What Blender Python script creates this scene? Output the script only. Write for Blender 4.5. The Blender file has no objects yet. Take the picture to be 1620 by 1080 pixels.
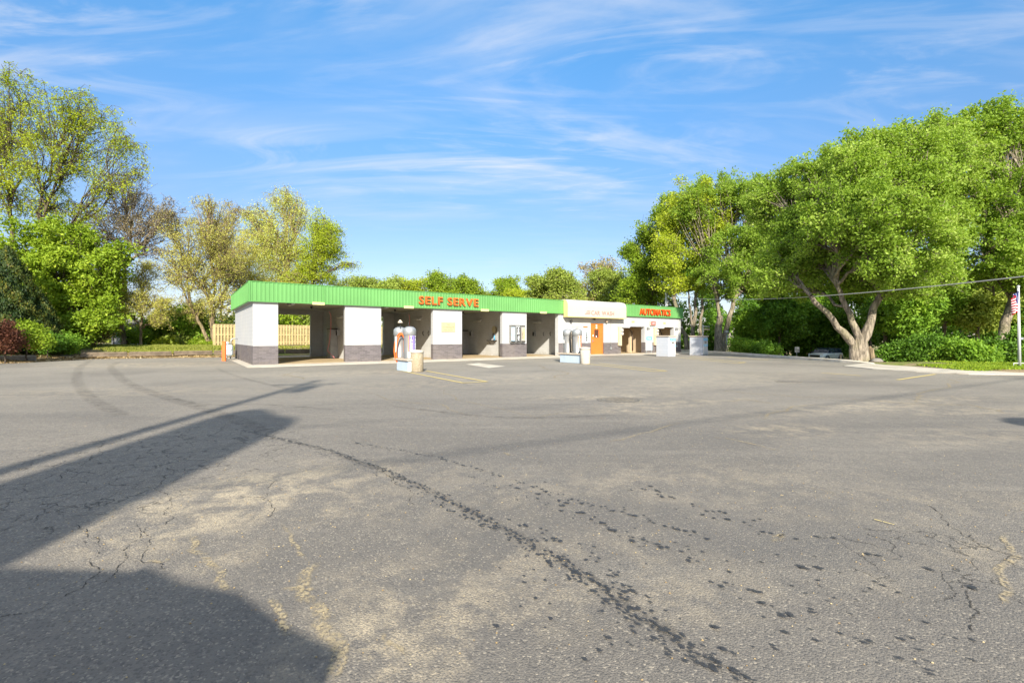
import bpy, math, random
import numpy as np
from mathutils import Vector, Matrix

sc = bpy.context.scene
COL = sc.collection
R = math.radians

# ------------------------------------------------------------------ camera
EYE = 1.45
FPX = 735.0            # focal length in photo pixels (1620 wide)
HZ = 533.6             # horizon row in the photo
cam_data = bpy.data.cameras.new("Camera")
cam = bpy.data.objects.new("Camera", cam_data)
COL.objects.link(cam)
cam.location = (0, 0, EYE)
cam.rotation_euler = (R(90), 0, 0)
cam_data.sensor_width = 36.0
cam_data.lens = FPX * 36.0 / 1620.0
cam_data.shift_y = -(540.0 - HZ) / 1620.0
cam_data.clip_start = 0.05
cam_data.clip_end = 3000
sc.camera = cam

# ------------------------------------------------------------------ light
SUN_EL = 29.0
LX, LY = -0.092, 0.9958            # horizontal travel direction of the light
world = bpy.data.worlds.new("World")
sc.world = world
world.use_nodes = True
wn = world.node_tree
for n in list(wn.nodes): wn.nodes.remove(n)
def wnode(t, **kw):
    n = wn.nodes.new(t)
    for k, v in kw.items(): setattr(n, k, v)
    return n
w_out = wnode('ShaderNodeOutputWorld')
w_bg = wnode('ShaderNodeBackground')
w_sky = wnode('ShaderNodeTexSky')
w_sky.sky_type = 'NISHITA'
w_sky.sun_disc = False
w_sky.sun_elevation = R(SUN_EL)
w_sky.sun_rotation = math.atan2(-LX, -LY)
w_sky.air_density = 1.0
w_sky.dust_density = 0.6
w_sky.ozone_density = 2.2
w_hsv = wnode('ShaderNodeHueSaturation')
w_hsv.inputs['Saturation'].default_value = 1.0
w_hsv.inputs['Value'].default_value = 1.0
wn.links.new(w_sky.outputs[0], w_hsv.inputs['Color'])
# cirrus: noise over the plane the cloud layer lies in (direction / height)
w_tc = wnode('ShaderNodeTexCoord')
w_sep = wnode('ShaderNodeSeparateXYZ')
wn.links.new(w_tc.outputs['Generated'], w_sep.inputs[0])
w_zm = wnode('ShaderNodeMath', operation='ADD'); w_zm.inputs[1].default_value = 0.10
w_zx = wnode('ShaderNodeMath', operation='MAXIMUM'); w_zx.inputs[1].default_value = 0.05
wn.links.new(w_sep.outputs['Z'], w_zm.inputs[0]); wn.links.new(w_zm.outputs[0], w_zx.inputs[0])
w_dx = wnode('ShaderNodeMath', operation='DIVIDE'); w_dy = wnode('ShaderNodeMath', operation='DIVIDE')
wn.links.new(w_sep.outputs['X'], w_dx.inputs[0]); wn.links.new(w_zx.outputs[0], w_dx.inputs[1])
wn.links.new(w_sep.outputs['Y'], w_dy.inputs[0]); wn.links.new(w_zx.outputs[0], w_dy.inputs[1])
w_cmb = wnode('ShaderNodeCombineXYZ')
wn.links.new(w_dx.outputs[0], w_cmb.inputs[0]); wn.links.new(w_dy.outputs[0], w_cmb.inputs[1])
def cirrus(scale, loc, rot, stretch, lo, hi, dist, detail=9):
    mp = wnode('ShaderNodeMapping')
    mp.inputs['Location'].default_value = loc
    mp.inputs['Rotation'].default_value = (0, 0, R(rot))
    mp.inputs['Scale'].default_value = stretch
    wn.links.new(w_cmb.outputs[0], mp.inputs[0])
    nz = wnode('ShaderNodeTexNoise')
    nz.inputs['Scale'].default_value = scale
    nz.inputs['Detail'].default_value = detail
    nz.inputs['Roughness'].default_value = 0.58
    nz.inputs['Distortion'].default_value = dist
    wn.links.new(mp.outputs[0], nz.inputs['Vector'])
    mr = wnode('ShaderNodeMapRange'); mr.interpolation_type = 'SMOOTHSTEP'
    mr.inputs['From Min'].default_value = lo; mr.inputs['From Max'].default_value = hi
    wn.links.new(nz.outputs['Fac'], mr.inputs['Value'])
    return mr.outputs[0]
ca = cirrus(0.75, (6.3, 2.2, 0), 38, (0.55, 1.5, 1), 0.42, 0.72, 2.4)
cb = cirrus(1.7, (1.1, 8.7, 0), 55, (0.5, 2.0, 1), 0.46, 0.76, 3.2)
cc = cirrus(0.25, (0.2, 7.7, 0), 0, (1, 1, 1), 0.34, 0.60, 0.4, 3)
m1 = wnode('ShaderNodeMath', operation='MULTIPLY'); wn.links.new(cb, m1.inputs[0]); m1.inputs[1].default_value = 0.7
m2 = wnode('ShaderNodeMath', operation='ADD'); wn.links.new(ca, m2.inputs[0]); wn.links.new(m1.outputs[0], m2.inputs[1])
m3 = wnode('ShaderNodeMath', operation='MULTIPLY'); wn.links.new(m2.outputs[0], m3.inputs[0]); wn.links.new(cc, m3.inputs[1])
m4 = wnode('ShaderNodeMath', operation='MULTIPLY'); m4.use_clamp = True
wn.links.new(m3.outputs[0], m4.inputs[0]); m4.inputs[1].default_value = 1.0
w_low = wnode('ShaderNodeMapRange'); w_low.interpolation_type = 'SMOOTHSTEP'
w_low.inputs['From Min'].default_value = 0.20; w_low.inputs['From Max'].default_value = 0.42; w_low.inputs['To Min'].default_value = 0.10; w_low.inputs['To Max'].default_value = 0.78
wn.links.new(w_sep.outputs['Z'], w_low.inputs['Value']); wn.links.new(w_low.outputs[0], m4.inputs[1])
w_cr = wnode('ShaderNodeValToRGB')          # haze-free, deeper blue towards the zenith, calmer horizon
els = w_cr.color_ramp.elements
els[0].position = 0.0; els[0].color = (0.56, 0.48, 0.53, 1)
els[1].position = 0.62; els[1].color = (0.50, 1.0, 1.18, 1)
e_ = els.new(0.25); e_.color = (0.56, 0.62, 0.70, 1)
w_tint = wnode('ShaderNodeMixRGB', blend_type='MULTIPLY'); w_tint.inputs['Fac'].default_value = 1.0
wn.links.new(w_sep.outputs['Z'], w_cr.inputs[0]); wn.links.new(w_hsv.outputs[0], w_tint.inputs['Color1']); wn.links.new(w_cr.outputs[0], w_tint.inputs['Color2'])
# white fill added to the unseen zenith: it makes the shade less blue
w_zenith_fill = wnode('ShaderNodeMapRange'); w_zenith_fill.interpolation_type = 'SMOOTHSTEP'
w_zenith_fill.inputs['From Min'].default_value = 0.60; w_zenith_fill.inputs['From Max'].default_value = 0.82; w_zenith_fill.inputs['To Max'].default_value = 0.95
wn.links.new(w_sep.outputs['Z'], w_zenith_fill.inputs['Value'])
w_fac = wnode('ShaderNodeMath', operation='MAXIMUM'); wn.links.new(w_zenith_fill.outputs[0], w_fac.inputs[0])
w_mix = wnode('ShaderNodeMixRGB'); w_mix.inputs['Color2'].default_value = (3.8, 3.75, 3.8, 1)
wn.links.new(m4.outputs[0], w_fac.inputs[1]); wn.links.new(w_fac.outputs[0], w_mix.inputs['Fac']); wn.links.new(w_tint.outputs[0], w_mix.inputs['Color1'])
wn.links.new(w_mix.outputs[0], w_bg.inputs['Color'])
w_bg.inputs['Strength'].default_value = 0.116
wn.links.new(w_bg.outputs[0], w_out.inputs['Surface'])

sd = bpy.data.lights.new("Sun", 'SUN')
sun = bpy.data.objects.new("Sun", sd)
COL.objects.link(sun)
sd.energy = 4.1
sd.angle = R(0.9)
sd.color = (1.0, 0.93, 0.80)
_l = Vector((LX * math.cos(R(SUN_EL)), LY * math.cos(R(SUN_EL)), -math.sin(R(SUN_EL))))
sun.rotation_euler = _l.to_track_quat('-Z', 'Y').to_euler()
sun.location = (0, -20, 30)

sc.view_settings.view_transform = 'Standard'
sc.view_settings.look = 'None'
sc.view_settings.exposure = 1.2
sc.view_settings.gamma = 1.0
sc.render.engine = 'CYCLES'
sc.cycles.max_bounces = 7
sc.cycles.transparent_max_bounces = 12

# ------------------------------------------------------------------ helpers
def G(px, py, z=0.0):
    """photo pixel of a point on the ground -> world point at height z"""
    Y = (EYE - z) * FPX / (py - HZ)
    return Vector(((px - 810.0) / FPX * Y, Y, z))
def P(px, py, Y):
    return Vector(((px - 810.0) / FPX * Y, Y, EYE + (HZ - py) / FPX * Y))

def tag(o, label=None, cat=None, group=None, kind=None):
    if label: o['label'] = label
    if cat: o['category'] = cat
    if group: o['group'] = group
    if kind: o['kind'] = kind
    return o
def empty(name, loc, rz=0.0, label=None, cat=None, group=None):
    o = bpy.data.objects.new(name, None)
    COL.objects.link(o)
    o.location = loc; o.rotation_euler = (0, 0, rz)
    o.empty_display_size = 0.2
    return tag(o, label, cat, group)
def copy_tree(o, parent=None):
    c = o.copy(); COL.objects.link(c)
    if parent: c.parent = parent
    for ch in [x for x in COL.objects if x.parent == o]:
        copy_tree(ch, c)
    return c

class MB:
    def __init__(s): s.v = []; s.f = []; s.m = []; s.sm = []
    def add(s, vs, fs, mi=0, smooth=False):
        b = len(s.v); s.v += [tuple(v) for v in vs]
        for f in fs: s.f.append([i + b for i in f]); s.m.append(mi); s.sm.append(smooth)
        return s
    def box(s, x0, x1, y0, y1, z0, z1, mi=0):
        v = [(x0,y0,z0),(x1,y0,z0),(x1,y1,z0),(x0,y1,z0),(x0,y0,z1),(x1,y0,z1),(x1,y1,z1),(x0,y1,z1)]
        return s.add(v, [(0,3,2,1),(4,5,6,7),(0,1,5,4),(1,2,6,5),(2,3,7,6),(3,0,4,7)], mi)
    def bbox(s, x0, x1, y0, y1, z0, z1, r=0.02, mi=0):
        """box with chamfered edges"""
        xs, ys, zs = (x0, x1), (y0, y1), (z0, z1)
        v = []; idx = {}
        for i in (0,1):
            for j in (0,1):
                for k in (0,1):
                    sx, sy, sz = (1 if i == 0 else -1), (1 if j == 0 else -1), (1 if k == 0 else -1)
                    for a in range(3):
                        p = [xs[i] + sx*r, ys[j] + sy*r, zs[k] + sz*r]
                        p[a] = (xs, ys, zs)[a][(i,j,k)[a]]
                        idx[(i,j,k,a)] = len(v); v.append(p)
        f = []
        for a in range(3):
            o = [q for q in range(3) if q != a]
            for e in (0,1):
                q = []
                for (b,c) in ((0,0),(1,0),(1,1),(0,1)):
                    t = [0,0,0]; t[a] = e; t[o[0]] = b; t[o[1]] = c
                    q.append(idx[(t[0],t[1],t[2],a)])
                f.append(q)
        for a in range(3):
            o = [q for q in range(3) if q != a]
            for b in (0,1):
                for c in (0,1):
                    t0=[0,0,0]; t0[a]=0; t0[o[0]]=b; t0[o[1]]=c
                    t1=list(t0); t1[a]=1
                    f.append([idx[(*t0,o[0])], idx[(*t1,o[0])], idx[(*t1,o[1])], idx[(*t0,o[1])]])
        for i in (0,1):
            for j in (0,1):
                for k in (0,1): f.append([idx[(i,j,k,0)], idx[(i,j,k,1)], idx[(i,j,k,2)]])
        return s.add(v, f, mi)
    def ring(s, pts, rads, n=10, mi=0, smooth=True, caps=True, flat=1.0):
        """tube through pts with per-point radius"""
        pts = [Vector(p) for p in pts]
        if not hasattr(rads, '__len__'): rads = [rads] * len(pts)
        vs = []; fs = []
        up = None
        for i, p in enumerate(pts):
            d = (pts[min(i+1, len(pts)-1)] - pts[max(i-1, 0)])
            if d.length < 1e-9: d = Vector((0,0,1))
            d.normalize()
            if up is None:
                up = Vector((0,0,1)) if abs(d.z) < 0.9 else Vector((1,0,0))
            a = d.cross(up)
            if a.length < 1e-6: a = d.orthogonal()
            a.normalize(); b = a.cross(d).normalized(); up = b
            for k in range(n):
                t = 2*math.pi*k/n
                vs.append(p + a*math.cos(t)*rads[i] + b*math.sin(t)*rads[i]*flat)
        for i in range(len(pts)-1):
            for k in range(n):
                k2 = (k+1) % n
                fs.append((i*n+k, i*n+k2, (i+1)*n+k2, (i+1)*n+k))
        s.add(vs, fs, mi, smooth)
        if caps:
            b = len(s.v) - len(vs)
            s.f.append([b+k for k in range(n)][::-1]); s.m.append(mi); s.sm.append(False)
            s.f.append([b+(len(pts)-1)*n+k for k in range(n)]); s.m.append(mi); s.sm.append(False)
        return s
    def lathe(s, prof, c=(0,0,0), n=24, mi=0, smooth=True, sx=1.0):
        vs = []; fs = []
        for (r, z) in prof:
            for k in range(n):
                t = 2*math.pi*k/n
                vs.append((c[0]+math.cos(t)*r*sx, c[1]+math.sin(t)*r, c[2]+z))
        for i in range(len(prof)-1):
            for k in range(n):
                k2 = (k+1) % n
                fs.append((i*n+k, i*n+k2, (i+1)*n+k2, (i+1)*n+k))
        s.add(vs, fs, mi, smooth)
        b = len(s.v) - len(vs)
        if prof[0][0] > 1e-6: s.f.append([b+k for k in range(n)][::-1]); s.m.append(mi); s.sm.append(False)
        if prof[-1][0] > 1e-6: s.f.append([b+(len(prof)-1)*n+k for k in range(n)]); s.m.append(mi); s.sm.append(False)
        return s
    def prism(s, poly, z0, z1, mi=0, smooth=False):
        """poly: list of (x,y) ccw, extruded in z"""
        n = len(poly)
        vs = [(x,y,z0) for x,y in poly] + [(x,y,z1) for x,y in poly]
        fs = [tuple(range(n))[::-1], tuple(range(n, 2*n))]
        s.add(vs, fs, mi)
        s.add(vs, [(i,(i+1)%n,n+(i+1)%n,n+i) for i in range(n)], mi, smooth)
        return s
    def xf(s, M):
        s.v = [tuple(M @ Vector(v)) for v in s.v]; return s
    def build(s, name, mats, parent=None, loc=None):
        me = bpy.data.meshes.new(name)
        me.from_pydata(s.v, [], s.f)
        if not isinstance(mats, (list, tuple)): mats = [mats]
        for m in mats: me.materials.append(m)
        me.polygons.foreach_set('material_index', s.m)
        me.polygons.foreach_set('use_smooth', s.sm)
        me.update()
        o = bpy.data.objects.new(name, me)
        COL.objects.link(o)
        if parent: o.parent = parent
        if loc: o.location = loc
        return o

def text_obj(name, body, size, extrude, mat, parent, loc, rot=(R(90),0,0), bold=0.0, align='LEFT', sx=1.0, shear=0.0, bevel=0.0):
    cu = bpy.data.curves.new(name + '_c', 'FONT')
    cu.body = body; cu.size = size; cu.extrude = extrude; cu.offset = bold
    cu.align_x = align; cu.shear = shear; cu.resolution_u = 3; cu.bevel_depth = bevel
    o = bpy.data.objects.new(name + '_c', cu); COL.objects.link(o)
    bpy.context.view_layer.update()
    dg = bpy.context.evaluated_depsgraph_get()
    me = bpy.data.meshes.new_from_object(o.evaluated_get(dg))
    me.name = name
    bpy.data.objects.remove(o); bpy.data.curves.remove(cu)
    me.materials.clear(); me.materials.append(mat)
    t = bpy.data.objects.new(name, me); COL.objects.link(t)
    t.location = loc; t.rotation_euler = rot; t.scale = (sx, 1, 1)
    if parent: t.parent = parent
    return t

# ------------------------------------------------------------------ materials
class NT:
    def __init__(s, name):
        s.m = bpy.data.materials.new(name); s.m.use_nodes = True
        s.t = s.m.node_tree
        for n in list(s.t.nodes): s.t.nodes.remove(n)
        s.out = s.n('ShaderNodeOutputMaterial')
    def n(s, t, **kw):
        x = s.t.nodes.new(t)
        for k, v in kw.items(): setattr(x, k, v)
        return x
    def set(s, sock, v):
        if isinstance(v, bpy.types.NodeSocket): s.t.links.new(v, sock)
        else: sock.default_value = v
    def coord(s, kind='Object'): return s.n('ShaderNodeTexCoord').outputs[kind]
    def mapping(s, vec, scale=(1,1,1), rot=(0,0,0), loc=(0,0,0)):
        x = s.n('ShaderNodeMapping'); s.set(x.inputs[0], vec)
        x.inputs['Scale'].default_value = scale; x.inputs['Rotation'].default_value = rot; x.inputs['Location'].default_value = loc
        return x.outputs[0]
    def noise(s, vec, scale, detail=4, rough=0.55, dist=0.0):
        x = s.n('ShaderNodeTexNoise'); s.set(x.inputs['Vector'], vec)
        x.inputs['Scale'].default_value = scale; x.inputs['Detail'].default_value = detail
        x.inputs['Roughness'].default_value = rough; x.inputs['Distortion'].default_value = dist
        return x.outputs['Fac']
    def voro(s, vec, scale, feature='F1', out='Distance'):
        x = s.n('ShaderNodeTexVoronoi'); x.feature = feature; s.set(x.inputs['Vector'], vec)
        x.inputs['Scale'].default_value = scale
        return x.outputs[out]
    def math(s, op, a, b=0.0, clamp=False):
        x = s.n('ShaderNodeMath', operation=op); x.use_clamp = clamp
        s.set(x.inputs[0], a); s.set(x.inputs[1], b)
        return x.outputs[0]
    def ramp(s, v, lo, hi, a=0.0, b=1.0):
        x = s.n('ShaderNodeMapRange'); x.interpolation_type = 'SMOOTHSTEP'
        s.set(x.inputs['Value'], v)
        x.inputs['From Min'].default_value = lo; x.inputs['From Max'].default_value = hi
        x.inputs['To Min'].default_value = a; x.inputs['To Max'].default_value = b
        return x.outputs[0]
    def mix(s, f, a, b, mode='MIX'):
        x = s.n('ShaderNodeMixRGB', blend_type=mode)
        s.set(x.inputs['Fac'], f); s.set(x.inputs['Color1'], a); s.set(x.inputs['Color2'], b)
        return x.outputs[0]
    def bump(s, h, strength=0.3, dist=0.01):
        x = s.n('ShaderNodeBump'); s.set(x.inputs['Height'], h)
        x.inputs['Strength'].default_value = strength; x.inputs['Distance'].default_value = dist
        return x.outputs[0]
    def bsdf(s, col, rough=0.8, metal=0.0, normal=None, spec=0.3, **kw):
        x = s.n('ShaderNodeBsdfPrincipled')
        s.set(x.inputs['Base Color'], col); s.set(x.inputs['Roughness'], rough)
        s.set(x.inputs['Metallic'], metal); s.set(x.inputs['Specular IOR Level'], spec)
        if normal is not None: s.set(x.inputs['Normal'], normal)
        for k, v in kw.items(): s.set(x.inputs[k.replace('_', ' ')], v)
        s.t.links.new(x.outputs[0], s.out.inputs['Surface'])
        return x.outputs[0]
def c4(c): return (c[0], c[1], c[2], 1.0)

def weathered(name, col, rough=0.6, var=0.12, scale=1.5, metal=0.0, grime=0.25, bump=0.0, spec=0.3):
    """painted surface: mottling, streaks and a little dirt"""
    n = NT(name); co = n.coord()
    a = n.noise(co, scale, 5)
    b = n.noise(n.mapping(co, (6, 6, 0.7)), 1.2, 5, 0.6)
    d = n.math('MULTIPLY', n.ramp(b, 0.5, 0.8), grime)
    lo = c4([max(0, x*(1-var)) for x in col]); hi = c4([min(1, x*(1+var*0.6)) for x in col])
    base = n.mix(n.ramp(a, 0.3, 0.7), lo, hi)
    base = n.mix(d, base, c4([x*0.55*f for x, f in zip(col, (1.0, 0.96, 0.88))]))
    nn = n.bump(n.noise(co, scale*30, 3), bump, 0.005) if bump else None
    n.bsdf(base, rough, metal, nn, spec)
    return n.m

M = {}
def blockwall(name, col, mortar, bw, bh, var, strength, dirt=(0.25,0.2,0.15)):
    n = NT(name); co = n.coord()
    sp = n.n('ShaderNodeSeparateXYZ'); n.set(sp.inputs[0], co)
    u = n.math('ADD', sp.outputs[0], sp.outputs[1])
    cb_ = n.n('ShaderNodeCombineXYZ'); n.set(cb_.inputs[0], u); n.set(cb_.inputs[1], sp.outputs[2])
    br = n.n('ShaderNodeTexBrick'); n.set(br.inputs['Vector'], cb_.outputs[0])
    br.inputs['Scale'].default_value = 1.0
    br.inputs['Brick Width'].default_value = bw; br.inputs['Row Height'].default_value = bh
    br.inputs['Mortar Size'].default_value = 0.008; br.inputs['Mortar Smooth'].default_value = 0.4
    br.inputs['Color1'].default_value = c4([x*(1-var) for x in col]); br.inputs['Color2'].default_value = c4([min(1,x*(1+var)) for x in col])
    br.inputs['Mortar'].default_value = c4(mortar)
    big = n.noise(co, 0.8, 4)
    base = n.mix(n.ramp(big, 0.4, 0.75, 0, 0.24), br.outputs['Color'], c4(dirt))
    low = n.math('MULTIPLY', n.ramp(sp.outputs[2], 0.35, 0.0), n.ramp(n.noise(co, 5, 4), 0.35, 0.65))
    base = n.mix(n.math('MULTIPLY', low, 0.35), base, c4(dirt))
    h = n.math('ADD', n.math('MULTIPLY', br.outputs['Fac'], -1.0), n.math('MULTIPLY', n.noise(co, 60, 3), 0.35))
    n.bsdf(base, 0.75, 0, n.bump(h, strength, 0.01))
    return n.m
M['white_block'] = blockwall('white_block', (0.45,0.45,0.45), (0.375,0.375,0.375), 0.4, 0.2, 0.012, 0.25, (0.6,0.57,0.5))
M['grey_brick'] = blockwall('grey_brick', (0.125,0.108,0.112), (0.17,0.155,0.15), 0.3, 0.085, 0.22, 0.5, (0.24,0.2,0.16))
M['bay_block'] = blockwall('bay_block', (0.55,0.55,0.535), (0.49,0.49,0.475), 0.4, 0.2, 0.03, 0.3, (0.22,0.19,0.14))
M['beige_panel'] = weathered('beige_panel', (0.60,0.47,0.31), 0.6, 0.08, 1.0)
M['green'] = weathered('green_metal', (0.12,0.31,0.09), 0.5, 0.10, 0.45, grime=0.16)
M['green_trim'] = weathered('green_trim', (0.10,0.28,0.075), 0.45, 0.05, 0.8, grime=0.06)
M['orange_letter'] = weathered('orange_letter', (0.62,0.115,0.02), 0.4, 0.08, 3, grime=0.1)
M['red_letter'] = weathered('red_letter', (0.75,0.075,0.01), 0.4, 0.08, 3, grime=0.1)
M['cream'] = weathered('cream_metal', (0.43,0.42,0.38), 0.5, 0.04, 0.7, grime=0.07)
M['cream_edge'] = weathered('cream_edge', (0.78,0.63,0.25), 0.5, 0.05, 1, grime=0.1)
M['faded_pink'] = weathered('faded_pink', (0.36,0.21,0.16), 0.6, 0.06, 6, grime=0.1)
M['faded_yellow'] = weathered('faded_yellow', (0.44,0.38,0.23), 0.6, 0.06, 4, grime=0.1)
M['faded_text'] = weathered('faded_text', (0.30,0.25,0.15), 0.6, 0.06, 4)
M['yellow_plate'] = weathered('yellow_plate', (0.75,0.70,0.30), 0.5, 0.06, 4)
M['door_orange'] = weathered('door_orange', (0.62,0.17,0.035), 0.5, 0.07, 1.2, grime=0.12)
M['orange'] = weathered('orange_paint', (0.75,0.15,0.03), 0.5, 0.1, 3, grime=0.2)
M['hose_orange'] = weathered('hose_orange', (0.66,0.13,0.012), 0.45, 0.1, 5)
M['hose_pink'] = weathered('hose_pink', (0.60,0.20,0.20), 0.5, 0.1, 5)
M['white'] = weathered('white_paint', (0.54,0.54,0.54), 0.5, 0.03, 1.5, grime=0.10)
M['island_white'] = weathered('island_white', (0.45,0.53,0.60), 0.6, 0.06, 1.5, grime=0.3, bump=0.2)
M['kiosk_grey'] = blockwall('kiosk_block', (0.45,0.475,0.52), (0.39,0.41,0.44), 0.4, 0.2, 0.03, 0.35, (0.5,0.46,0.4))
M['cap_tan'] = weathered('cap_tan', (0.50,0.42,0.33), 0.7, 0.1, 2, grime=0.2)
M['steel'] = weathered('steel', (0.33,0.32,0.30), 0.42, 0.12, 2, metal=0.6, grime=0.12)
M['galv'] = weathered('galvanised', (0.40,0.41,0.41), 0.5, 0.1, 5, metal=0.6, grime=0.2)
M['grey_metal'] = weathered('grey_metal', (0.33,0.34,0.34), 0.5, 0.1, 3, grime=0.25)
M['meter_grey'] = weathered('meter_grey', (0.42,0.48,0.50), 0.5, 0.1, 3, grime=0.2)
M['dark'] = weathered('dark_paint', (0.035,0.035,0.035), 0.5, 0.2, 3)
M['rubber'] = weathered('black_rubber', (0.02,0.02,0.02), 0.75, 0.2, 4)
M['blue_label'] = weathered('blue_label', (0.10,0.36,0.62), 0.4, 0.08, 5, grime=0.1)
M['pale_blue'] = weathered('pale_blue', (0.38,0.60,0.76), 0.4, 0.08, 9, grime=0.1)
M['violet_label'] = weathered('violet_label', (0.10,0.06,0.36), 0.4, 0.05, 5, grime=0.05)
M['violet_pale'] = weathered('violet_pale', (0.28,0.22,0.52), 0.4, 0.05, 5, grime=0.05)
M['salmon_label'] = weathered('salmon_label', (0.55,0.22,0.13), 0.4, 0.05, 5, grime=0.05)
M['white_ink'] = weathered('white_ink', (0.82,0.82,0.82), 0.5, 0.02, 5, grime=0.02)
M['yellow_line'] = None
M['fence'] = weathered('fence_yellow', (0.47,0.36,0.175), 0.7, 0.16, 2.5, grime=0.4, bump=0.2)
M['timber'] = weathered('timber', (0.17,0.13,0.09), 0.85, 0.3, 3, grime=0.3, bump=0.5)
M['ceiling'] = weathered('bay_ceiling', (0.42,0.42,0.34), 0.7, 0.1, 1.5, grime=0.25)
M['door_track'] = weathered('dark_track', (0.10,0.075,0.055), 0.5, 0.1, 3)
M['old_white'] = weathered('old_white', (0.45,0.46,0.47), 0.7, 0.2, 4, grime=0.5)
M['stone'] = weathered('stone', (0.23,0.21,0.18), 0.9, 0.2, 6, grime=0.3, bump=0.6)
M['bright_red'] = weathered('bright_red', (0.65,0.03,0.03), 0.5, 0.1, 3)
def concrete(name, col, scale=1.0, warm=(0.36,0.27,0.16)):
    n = NT(name); co = n.coord()
    a = n.noise(co, 1.2*scale, 6, 0.6); b = n.noise(co, 18*scale, 4); c = n.voro(co, 70*scale)
    base = n.mix(n.ramp(a, 0.3, 0.7), c4([x*0.82 for x in col]), c4([min(1,x*1.1) for x in col]))
    base = n.mix(n.ramp(n.noise(co, 0.5*scale, 5, 0.65, 0.6), 0.52, 0.72, 0, 0.55), base, c4(warm))
    base = n.mix(n.ramp(b, 0.45, 0.75, 0, 0.25), base, c4([x*0.55 for x in col]))
    n.bsdf(base, 0.85, 0, n.bump(n.math('ADD', c, b), 0.35, 0.006))
    return n.m
M['concrete'] = concrete('concrete', (0.52,0.47,0.39))
M['kerb'] = concrete('kerb_concrete', (0.68,0.62,0.52), 1.5)
M['bay_floor'] = concrete('bay_floor', (0.44,0.33,0.19), 1.0, (0.45,0.24,0.08))
# exposed aggregate of the bins
n = NT('aggregate'); co = n.coord()
v = n.n('ShaderNodeTexVoronoi'); n.set(v.inputs['Vector'], co); v.inputs['Scale'].default_value = 45
base = n.mix(n.math('MULTIPLY', v.outputs['Distance'], 1.2, True), (0.46,0.38,0.26,1), (0.24,0.19,0.12,1))
base = n.mix(n.ramp(v.outputs['Color'], 0.55, 0.95, 0, 0.5), base, (0.60,0.54,0.42,1))
n.bsdf(base, 0.85, 0, n.bump(v.outputs['Distance'], 0.7, -0.01)); M['aggregate'] = n.m
# glass
n = NT('car_glass'); n.bsdf((0.02,0.035,0.06,1), 0.06, 0, None, 0.6); M['glass'] = n.m
n = NT('window_glass'); n.bsdf((0.10,0.045,0.03,1), 0.08, 0, None, 0.5); M['door_glass'] = n.m
n = NT('lamp_cover'); n.bsdf((0.75,0.76,0.70,1), 0.35, 0, None, 0.5); M['lamp_cover'] = n.m
def carpaint(name, col):
    n = NT(name)
    n.bsdf(c4(col), 0.28, 0.15, None, 0.5, Coat_Weight=0.8, Coat_Roughness=0.06); return n.m
M['car_silver'] = carpaint('car_silver', (0.72,0.75,0.72))
M['car_dark'] = carpaint('car_dark', (0.03,0.04,0.06))
M['chrome'] = weathered('chrome', (0.75,0.75,0.75), 0.15, 0.02, 3, metal=1.0, grime=0.05)
# worn yellow road paint
def roadpaint(name, col, lo=0.42, hi=0.56):
    n = NT(name); co = n.coord()
    w = n.math('MULTIPLY', n.ramp(n.noise(co, 9, 6, 0.7), lo, hi), n.ramp(n.noise(co, 60, 3), 0.3, 0.5))
    d = n.n('ShaderNodeBsdfDiffuse'); d.inputs[0].default_value = c4(col)
    t = n.n('ShaderNodeBsdfTransparent'); mx = n.n('ShaderNodeMixShader')
    n.set(mx.inputs[0], w); n.t.links.new(t.outputs[0], mx.inputs[1]); n.t.links.new(d.outputs[0], mx.inputs[2])
    n.t.links.new(mx.outputs[0], n.out.inputs['Surface']); return n.m
M['yellow_line'] = roadpaint('yellow_line', (0.66,0.52,0.20), 0.30, 0.46)
M['pale_line'] = roadpaint('pale_line', (0.58,0.52,0.38), 0.38, 0.62)
# leaves
def leafmat(name, a, b, c, trans=0.35):
    n = NT(name)
    at = n.n('ShaderNodeAttribute'); at.attribute_name = 'tone'
    cl = n.mix(n.ramp(at.outputs['Fac'], 0.0, 0.6), c4(a), c4(b))
    cl = n.mix(n.ramp(at.outputs['Fac'], 0.6, 1.0), cl, c4(c))
    d = n.n('ShaderNodeBsdfPrincipled'); n.set(d.inputs['Base Color'], cl)
    d.inputs['Roughness'].default_value = 0.55; d.inputs['Specular IOR Level'].default_value = 0.25
    t = n.n('ShaderNodeBsdfTranslucent')
    n.set(t.inputs[0], n.mix(1.0, cl, (1.0,1.0,0.55,1), 'MULTIPLY'))
    mx = n.n('ShaderNodeMixShader'); mx.inputs[0].default_value = trans
    n.t.links.new(d.outputs[0], mx.inputs[1]); n.t.links.new(t.outputs[0], mx.inputs[2])
    n.t.links.new(mx.outputs[0], n.out.inputs['Surface']); return n.m
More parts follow.
